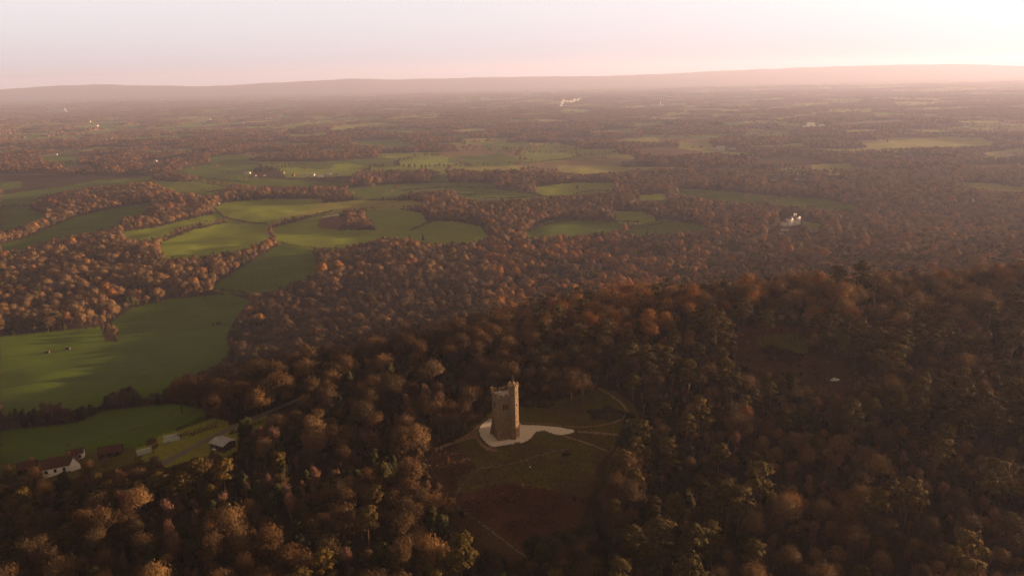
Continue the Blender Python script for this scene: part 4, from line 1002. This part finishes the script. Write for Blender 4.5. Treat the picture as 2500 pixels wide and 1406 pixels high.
def car(px, rz, mat, label, name='car', van=False):
    e = empty(name, at(*px), rz); tag(e, label, 'van' if van else 'car')
    mb = MB(); mb.box(0, 0, .3, .85, 4.2, 1.75); mb.box(-.2 if not van else -.4, 0, .85, 1.45 if not van else 1.9, 2.4 if not van else 3.2, 1.65, tw=1.7 if not van else 3.0, td=1.4); mb.build('body', mat, e, bevel=.08)
    mb = MB(); mb.box(-.2, 0, .92, 1.3, 2.45, 1.5, tw=1.9, td=1.5); mb.build('window', GLASSD, e)
    for sx in (-1.3, 1.3):
        for sy in (-.8, .8):
            mb = MB(); n = 10; mb.poly([(sx+.33*math.cos(k*.628), sy+o2, .33+.33*math.sin(k*.628)) for o2 in (-.12, .12) for k in range(n)], [tuple(range(n)), tuple(range(n, 2*n))[::-1]]+[(k, (k+1) % n, n+(k+1) % n, n+k) for k in range(n)]); mb.build('wheel', TIMB, e)
CARW = simple('white_paint', (.75,.75,.76), rough=.3, spec=.5, var=.03)
car((531, 1094), R(70), CARW, 'small white car parked against the grey roofed barn')
car((2038, 930), R(10), CARW, 'tiny white car among the trees right of the clearing')
# field shelters in the pasture
def shelter(px, label, s=1.0):
    e = empty('field_shelter', at(*px), R(8)); tag(e, label, 'field shelter', 'dark field shelters in the pasture')
    mb = MB(); mb.box(-2.2*s, 0, -.4, 2.3, .15, 3.2); mb.box(2.2*s, 0, -.4, 2.3, .15, 3.2); mb.box(0, 1.6, -.4, 2.3, 4.55*s, .15); mb.build('wall', TIMB, e)
    mb = MB(); mb.poly([(-2.5*s, -2, 2.7), (2.5*s, -2, 2.7), (2.5*s, 2, 2.25), (-2.5*s, 2, 2.25), (-2.5*s, -2, 2.85), (2.5*s, -2, 2.85), (2.5*s, 2, 2.4), (-2.5*s, 2, 2.4)], [(3, 2, 1, 0), (4, 5, 6, 7), (0, 1, 5, 4), (1, 2, 6, 5), (2, 3, 7, 6), (3, 0, 4, 7)]); mb.build('roof', TIMB, e)
shelter((116, 862), 'dark field shelter in the pasture, the left one of the pair'); shelter((166, 853), 'dark field shelter in the pasture, the right one of the pair')
# row of wrapped bales
mb = MB(); n = 12; mb.poly([(o2, 1.6*math.cos(k*6.283/n), 1.6+1.6*math.sin(k*6.283/n)) for o2 in (-1.3, 1.3) for k in range(n)], [tuple(range(n))[::-1], tuple(range(n, 2*n))]+[(k, (k+1) % n, n+(k+1) % n, n+k) for k in range(n)])
b0 = None
for q in along([(791, 532), (829, 526)], 5.0):
    if b0 is None: b0 = mb.build('hay_bale', WRAP, bevel=.2); o = b0
    else: o = b0.copy(); COL.objects.link(o)
    o.location = (q[0], q[1], hgt(*q)); o.rotation_euler = (0, 0, R(70)); tag(o, 'pale wrapped round bale in the row below the small copse', 'bale', 'row of pale bales')

# the white mansion
mp = at(1933, 549); e = empty('mansion', mp, R(31)); tag(e, 'large white country house with slate roofs and tall chimneys among the trees', 'mansion')
k_ = 1.5
def blk(cx_, cy_, w, d, h, rfh=2.6, gable_front=False, nm='wing'):
    cx_, cy_, w, d, h, rfh = [q*k_ for q in (cx_, cy_, w, d, h, rfh)]
    mb = MB(); mb.box(cx_, cy_, -3, h, w, d)
    if gable_front: mb.poly([(cx_-w/2, cy_-d/2, h), (cx_+w/2, cy_-d/2, h), (cx_, cy_-d/2, h+rfh)], [(0, 1, 2)])
    mb.build('wall', WHITE, e)
    mb = MB(); ov = .35
    if gable_front:
        mb.poly([(cx_-w/2-ov, cy_-d/2-.1, h-.2), (cx_, cy_-d/2-.1, h+rfh+.15), (cx_, cy_+d/2, h+rfh+.15), (cx_-w/2-ov, cy_+d/2, h-.2), (cx_+w/2+ov, cy_-d/2-.1, h-.2), (cx_+w/2+ov, cy_+d/2, h-.2)], [(0, 1, 2, 3), (1, 4, 5, 2)])
    else:
        i_ = min(w, d)*.35
        A = [(cx_-w/2-ov, cy_-d/2-ov, h), (cx_+w/2+ov, cy_-d/2-ov, h), (cx_+w/2+ov, cy_+d/2+ov, h), (cx_-w/2-ov, cy_+d/2+ov, h), (cx_-w/2+i_, cy_, h+rfh), (cx_+w/2-i_, cy_, h+rfh)]
        mb.poly(A, [(0, 1, 5, 4), (1, 2, 5), (2, 3, 4, 5), (3, 0, 4), (3, 2, 1, 0)])
    mb.build('roof', SLATE, e)
    nc = max(1, int(w/3.4)); nr = max(1, int(h/3.6))
    for a in range(nc):
        for b_ in range(nr):
            mb = MB(); xx_ = cx_-w/2+(a+.5)*w/nc; zz = (b_+.3)*h/nr; mb.box(xx_, cy_-d/2-.03, zz, zz+h/nr*.5, 1.25, .1); mb.build('window', GLASSD, e)
blk(1.2, 1, 14, 9, 7.4); blk(-6.2, -1, 4.6, 8, 9.0, 2.4, True); blk(8.6, -.5, 5.6, 9, 9.8, 2.0, True); blk(1, -4.2, 7, 2.4, 6.4, 1.6); blk(-13, 2, 9, 6, 5.6, 1.8)
for cx_, cy_, zt in ((7.2, 3, 14.4), (10.2, 2.5, 14), (1, 2, 11), (-9.5, 2, 8.8)):
    mb = MB(); mb.box(cx_*k_, cy_*k_, 8*.9, zt*k_*.96, 1.5, 1.5); mb.box(cx_*k_, cy_*k_, zt*k_*.96, zt*k_, 1.9, 1.9); mb.build('chimney', WHITE, e)
house((1916, 563), 14, 7, 3.6, R(-25), WHITE, SLATE, 'low white outbuilding in front of the mansion', name='outbuilding', chim=0, win=(1, 4), cat='outbuilding', group='outbuildings by the mansion')
house((1907, 571), 7, 5, 2.6, R(-25), WHITE, SLATE, 'small white shed nearest the viewer by the mansion', name='outbuilding', chim=0, win=(1, 2), cat='outbuilding', group='outbuildings by the mansion')
house((1985, 566), 12, 7, 3.2, R(15), CREAM, SLATE, 'grey roofed outbuilding right of the mansion garden', name='outbuilding', chim=0, win=(1, 3), cat='outbuilding', group='outbuildings by the mansion')

# hamlets and far houses: (px, w, d, h, wall, roof, label)
FH = [
 (1890,442,26,9,5,WHITE,SLATE,'long white house in the trees above the mansion'),(1893,439,14,8,5,WHITE,SLATE,'smaller white house behind the long white one above the mansion'),
 (1958,443,30,12,4,TIMB,SLATE,'dark farm buildings above the mansion'),(1945,439,14,8,5,CREAM,TILE,'pale cottage beside the dark farm buildings'),(2036,438,26,10,4,WHITE,SLATE,'white roofed farm right above the mansion'),
 (533,498,8,6,3.4,WHITE,TIN,'tiny white shed at the field corner on the left'),
 (604,424,34,10,4,CREAM,TIN,'pale long shed at the left end of the farm hamlet'),(622,431,14,9,5,WHITE,TILE,'white house at the left end of the farm hamlet'),(645,430,13,9,5,CREAM,TILE,'cream house between trees in the farm hamlet'),
 (690,424,16,9,5,WHITE,TILE,'white house at the middle of the farm hamlet'),(716,430,14,9,5,BRICK,TILE,'brick house at the middle of the farm hamlet'),(742,432,22,12,4,CREAM,SLATE,'slate roofed farm building in the hamlet'),
 (762,429,30,12,4.5,WHITE,TIN,'broad pale barn in the farm hamlet'),(782,433,30,14,4.5,CREAM,TIN,'pale blue roofed barn in the farm hamlet'),(800,427,36,12,4.5,WHITE,TIN,'white roofed barn right of the pale blue roofed one'),(822,430,30,10,4,CREAM,SLATE,'last long barn at the right end of the farm hamlet'),
 (372,400,30,12,5,WHITE,SLATE,'white farmhouse on the left middle distance'),(380,395,18,10,5,WHITE,TIN,'small white barn behind the white farmhouse'),(338,401,14,9,4,CREAM,TILE,'cream cottage left of the white farmhouse'),
 (437,387,26,10,5,WHITE,TIN,'white farm shed right of the white farmhouse'),(460,394,14,9,4,CREAM,TILE,'cream cottage right of the white farm shed'),(262,420,14,9,5,BRICK,TILE,'brick house in the dark trees on the left'),(278,416,16,9,5,CREAM,SLATE,'grey roofed house in the dark trees on the left'),
 (135,380,30,12,5,CREAM,TIN,'pale green farm shed at the far left'),(532,374,22,10,5,WHITE,SLATE,'white house left of the red roofed hamlet'),(551,367,14,9,5,WHITE,TILE,'small white house in the red roofed hamlet'),(632,357,20,10,6,BRICK,TILE,'brick house at the left of the red roofed hamlet'),(640,362,18,10,5,WHITE,TILE,'white house in the middle of the red roofed hamlet'),(650,354,18,10,6,BRICK,TILE,'brick house at the right of the red roofed hamlet'),
 (1745,366,60,16,5,WHITE,TIN,'long white farm shed right of the brown field'),(1762,368,40,14,5,CREAM,TIN,'second pale farm shed right of the brown field'),(1788,367,40,14,5,WHITE,TIN,'third pale farm shed at the right end of its row'),(1760,361,50,14,4,CREAM,TIN,'low pale shed behind the white farm sheds'),
 (1862,352,40,12,5,WHITE,TIN,'white sheds in the far right plain'),(2080,392,22,12,8,CREAM,TILE,'tall cream house in the right hand hamlet'),(2120,392,20,10,6,WHITE,TILE,'white house in the right hand hamlet'),(2134,393,24,10,6,WHITE,SLATE,'wider white house in the right hand hamlet'),(2150,391,18,10,7,CREAM,TILE,'cream gabled house in the right hand hamlet'),
 (2235,387,30,10,4,WHITE,TIN,'pale shed between the right hand hamlets'),(2295,393,30,12,5,WHITE,SLATE,'slate roofed white house of the right edge hamlet'),(2308,392,26,12,6,WHITE,TIN,'pale roofed white house of the right edge hamlet'),(2466,384,36,12,7,WHITE,TIN,'white house group at the right edge'),(2476,381,20,12,9,WHITE,SLATE,'taller white house at the right edge'),(2493,404,26,12,5,CREAM,TILE,'cream house below the white one at the right edge'),
 (1122,394,26,10,5,WHITE,SLATE,'white farmhouse behind the larch wood'),(998,330,24,12,7,CREAM,TILE,'pale house far in the centre woods'),(2360,313,40,14,6,WHITE,TIN,'pale shed in the far right woods'),
]
FARW = simple('darker_white_render', (.36,.33,.31), var=.1)  # white render of far buildings in a darker tone
for (a, b_, w, d, h, wm, rm, lb) in FH:
    wm = FARW if wm is WHITE else wm
    house((a, b_), w*.62, d*.75, h*.85, random.uniform(-.3, .3), wm, rm, lb, chim=1 if rm is TILE else 0, win=(1, 3), group='distant houses and farm buildings', doors=0)
# far town on the left: pale buildings
townpx = [(40,253),(130,252),(145,251),(165,250),(205,249),(290,246),(300,246),(340,247),(380,245),(395,245),(420,246),(90,293),(100,274),(95,276),(215,299),(235,309),(500,300),(510,293),(300,300),(320,302),(90,309),(655,292),(592,303)]
for n_, (a, b_) in enumerate(townpx):
    house((a, b_), random.uniform(22, 50), 16, random.uniform(7, 11), random.uniform(-.2, .2), FARW if n_ % 3 else CREAM, TIN if n_ % 2 else SLATE, 'pale building of the distant town at the far left', name='town_building', chim=0, win=(1, 1), doors=0, cat='building', group='far town buildings')
te = house((1605, 260), 120, 30, 8, 0, FARW, TIN, 'far white works building with a thin mast', name='works_building', chim=0, win=(1, 1), doors=0, cat='building')
mb = MB(); mb.box(30, 0, 0, 50, 8, 8, tw=3, td=3); mb.build('mast', WHITE, te)
te = house((140, 276), 260, 40, 14, 0, CREAM, TIN, 'long far works building with a slim chimney at the left', name='works_building', chim=0, win=(1, 1), doors=0, cat='building')
mb = MB(); mb.box(110, 0, 0, 60, 12, 12, tw=6, td=6); mb.build('mast', WHITE, te)

# ------------------------------------------------------------------ smoke
def smoke(px, segs, dens, label):
    p = at(*px); V, F = [], []; tm = TM()
    me = bpy.data.meshes.new('smoke_plume'); 
    import bmesh
    bm = bmesh.new()
    for (dx, dy, dz, r_) in segs:
        mt = Matrix.Translation((dx, dy, dz)) @ Matrix.Diagonal((r_[0], r_[1], r_[2], 1)); bmesh.ops.create_icosphere(bm, subdivisions=2, radius=1, matrix=mt)
    for vv in bm.verts:
        q = vv.co; s = 1+.12*math.sin(q.x*.11)*math.cos(q.z*.17); vv.co = (q.x, q.y, q.z*s)
    bm.to_mesh(me); bm.free()
    m = bpy.data.materials.new('smoke'); m.use_nodes = True; nt = m.node_tree; nt.nodes.remove(nt.nodes['Principled BSDF']); pv = nt.nodes.new('ShaderNodeVolumePrincipled')
    pv.inputs['Color'].default_value = (.95, .93, .92, 1); pv.inputs['Density'].default_value = dens; nt.links.new(pv.outputs[0], nt.nodes['Material Output'].inputs['Volume']); me.materials.append(m)
    o = link('smoke_plume', me, loc=p); rm = o.modifiers.new('merge', 'REMESH'); rm.mode = 'VOXEL'; rm.voxel_size = max(3, segs[0][3][0]*.12)
    tag(o, label, 'smoke'); return o
SM1 = [(0,0,14,(13,13,18)),(12,0,45,(18,16,22)),(34,0,62,(22,16,15)),(64,0,54,(28,18,10)),(105,0,54,(36,20,11)),(150,0,66,(34,20,11)),(185,0,78,(24,16,7))]
smoke((1370, 262), SM1, .03, 'white smoke plume drifting right in the far centre')
SM2 = [(0,0,10,(16,12,8)),(26,0,24,(16,12,14)),(45,0,28,(16,12,12)),(65,0,12,(22,14,9)),(95,0,14,(22,12,12)),(125,0,8,(24,12,7))]
smoke((1962, 316), SM2, .012, 'white smoke rising from the woods on the right')
SM3 = [(0,0,14,(60,26,7)),(90,10,20,(75,30,8)),(190,20,24,(90,34,8)),(300,30,26,(100,36,8))]
smoke((2040, 312), SM3, .0012, 'thin flat smoke trail drifting right over the woods')

# ------------------------------------------------------------------ light, sky, haze
SUN_AZ = R(15)      # from +x toward +y
SUN_EL = R(5.7)
sd = bpy.data.lights.new('sun', 'SUN'); sd.energy = 5; sd.angle = R(.6); sd.color = (1, .60, .34)
so = bpy.data.objects.new('sun', sd); COL.objects.link(so)
dirv = Vector((math.cos(SUN_AZ)*math.cos(SUN_EL), math.sin(SUN_AZ)*math.cos(SUN_EL), math.sin(SUN_EL)))
so.rotation_euler = dirv.to_track_quat('Z', 'Y').to_euler(); so.location = (300, 0, 300)
wd = bpy.data.worlds.new('World'); SC.world = wd; wd.use_nodes = True; nt = wd.node_tree; L = nt.links
bg = nt.nodes['Background']
sky = node(nt, 'ShaderNodeTexSky', sky_type='NISHITA'); sky.sun_disc = False; sky.sun_elevation = SUN_EL; sky.sun_rotation = R(90)-SUN_AZ
sky.air_density = 1.0; sky.dust_density = 3.0; sky.ozone_density = 1.0
tc = node(nt, 'ShaderNodeTexCoord'); sp = node(nt, 'ShaderNodeSeparateXYZ'); mxz = node(nt, 'ShaderNodeMath', operation='MAXIMUM'); mxz.inputs[1].default_value = .012; cb = node(nt, 'ShaderNodeCombineXYZ')
L.new(tc.outputs['Generated'], sp.inputs[0]); L.new(sp.outputs['X'], cb.inputs['X']); L.new(sp.outputs['Y'], cb.inputs['Y']); L.new(sp.outputs['Z'], mxz.inputs[0]); L.new(mxz.outputs[0], cb.inputs['Z']); L.new(cb.outputs[0], sky.inputs['Vector'])
hs = node(nt, 'ShaderNodeHueSaturation'); hs.inputs['Saturation'].default_value = .3; hs.inputs['Value'].default_value = .36; L.new(sky.outputs[0], hs.inputs['Color'])
ad = node(nt, 'ShaderNodeMix', data_type='RGBA', blend_type='ADD'); ad.inputs[0].default_value = 1; L.new(hs.outputs[0], ad.inputs[6]); ad.inputs[7].default_value = (2.36, 2.25, 2.36, 1)     # even pale tint added to brighten and flatten the sky
tn = node(nt, 'ShaderNodeMix', data_type='RGBA', blend_type='MULTIPLY'); tn.inputs[0].default_value = 1; L.new(ad.outputs[2], tn.inputs[6])
er = node(nt, 'ShaderNodeValToRGB'); er.color_ramp.interpolation = 'LINEAR'; er.color_ramp.elements[0].position = .08; er.color_ramp.elements[0].color = (1.02, 1, 1.01, 1); e_ = er.color_ramp.elements.new(0); e_.color = (.93, .92, .93, 1); e_ = er.color_ramp.elements.new(.03); e_.color = (.96, .94, .95, 1); e_ = er.color_ramp.elements.new(.115); e_.color = (1.02, .99, 1.0, 1); e_ = er.color_ramp.elements.new(.21); e_.color = (.80, .57, .36, 1); er.color_ramp.elements[-1].position = .6; er.color_ramp.elements[-1].color = (.30, .205, .11, 1)
L.new(sp.outputs['Z'], er.inputs[0]); L.new(er.outputs[0], tn.inputs[7])
L.new(tn.outputs[2], bg.inputs['Color']); bg.inputs['Strength'].default_value = .081

mb = MB(); mb.box(0, 11800, float(Z.min())-1, 420, 48000, 29400)
hz = bpy.data.materials.new('haze'); hz.use_nodes = True; nt = hz.node_tree; nt.nodes.remove(nt.nodes['Principled BSDF']); pv = nt.nodes.new('ShaderNodeVolumePrincipled')
pv.inputs['Color'].default_value = (.615, .675, .97, 1); pv.inputs['Density'].default_value = 5.2e-5; pv.inputs['Anisotropy'].default_value = .25
nt.links.new(pv.outputs[0], nt.nodes['Material Output'].inputs['Volume'])
tag(mb.build('haze', hz), kind='stuff')
print('ZRANGE', Z.min(), Z.max(), Z[Y > 11000].max() if (Y > 11000).any() else 0, 'TOWER', TB)

SC.view_settings.view_transform = 'Standard'; SC.view_settings.look = 'None'; SC.view_settings.exposure = 1.9; SC.view_settings.gamma = 1
SC.render.engine = 'CYCLES'
SC.cycles.max_bounces = 4; SC.cycles.diffuse_bounces = 2; SC.cycles.volume_bounces = 1; SC.cycles.transparent_max_bounces = 8
SC.render.resolution_x = 1024; SC.render.resolution_y = 575
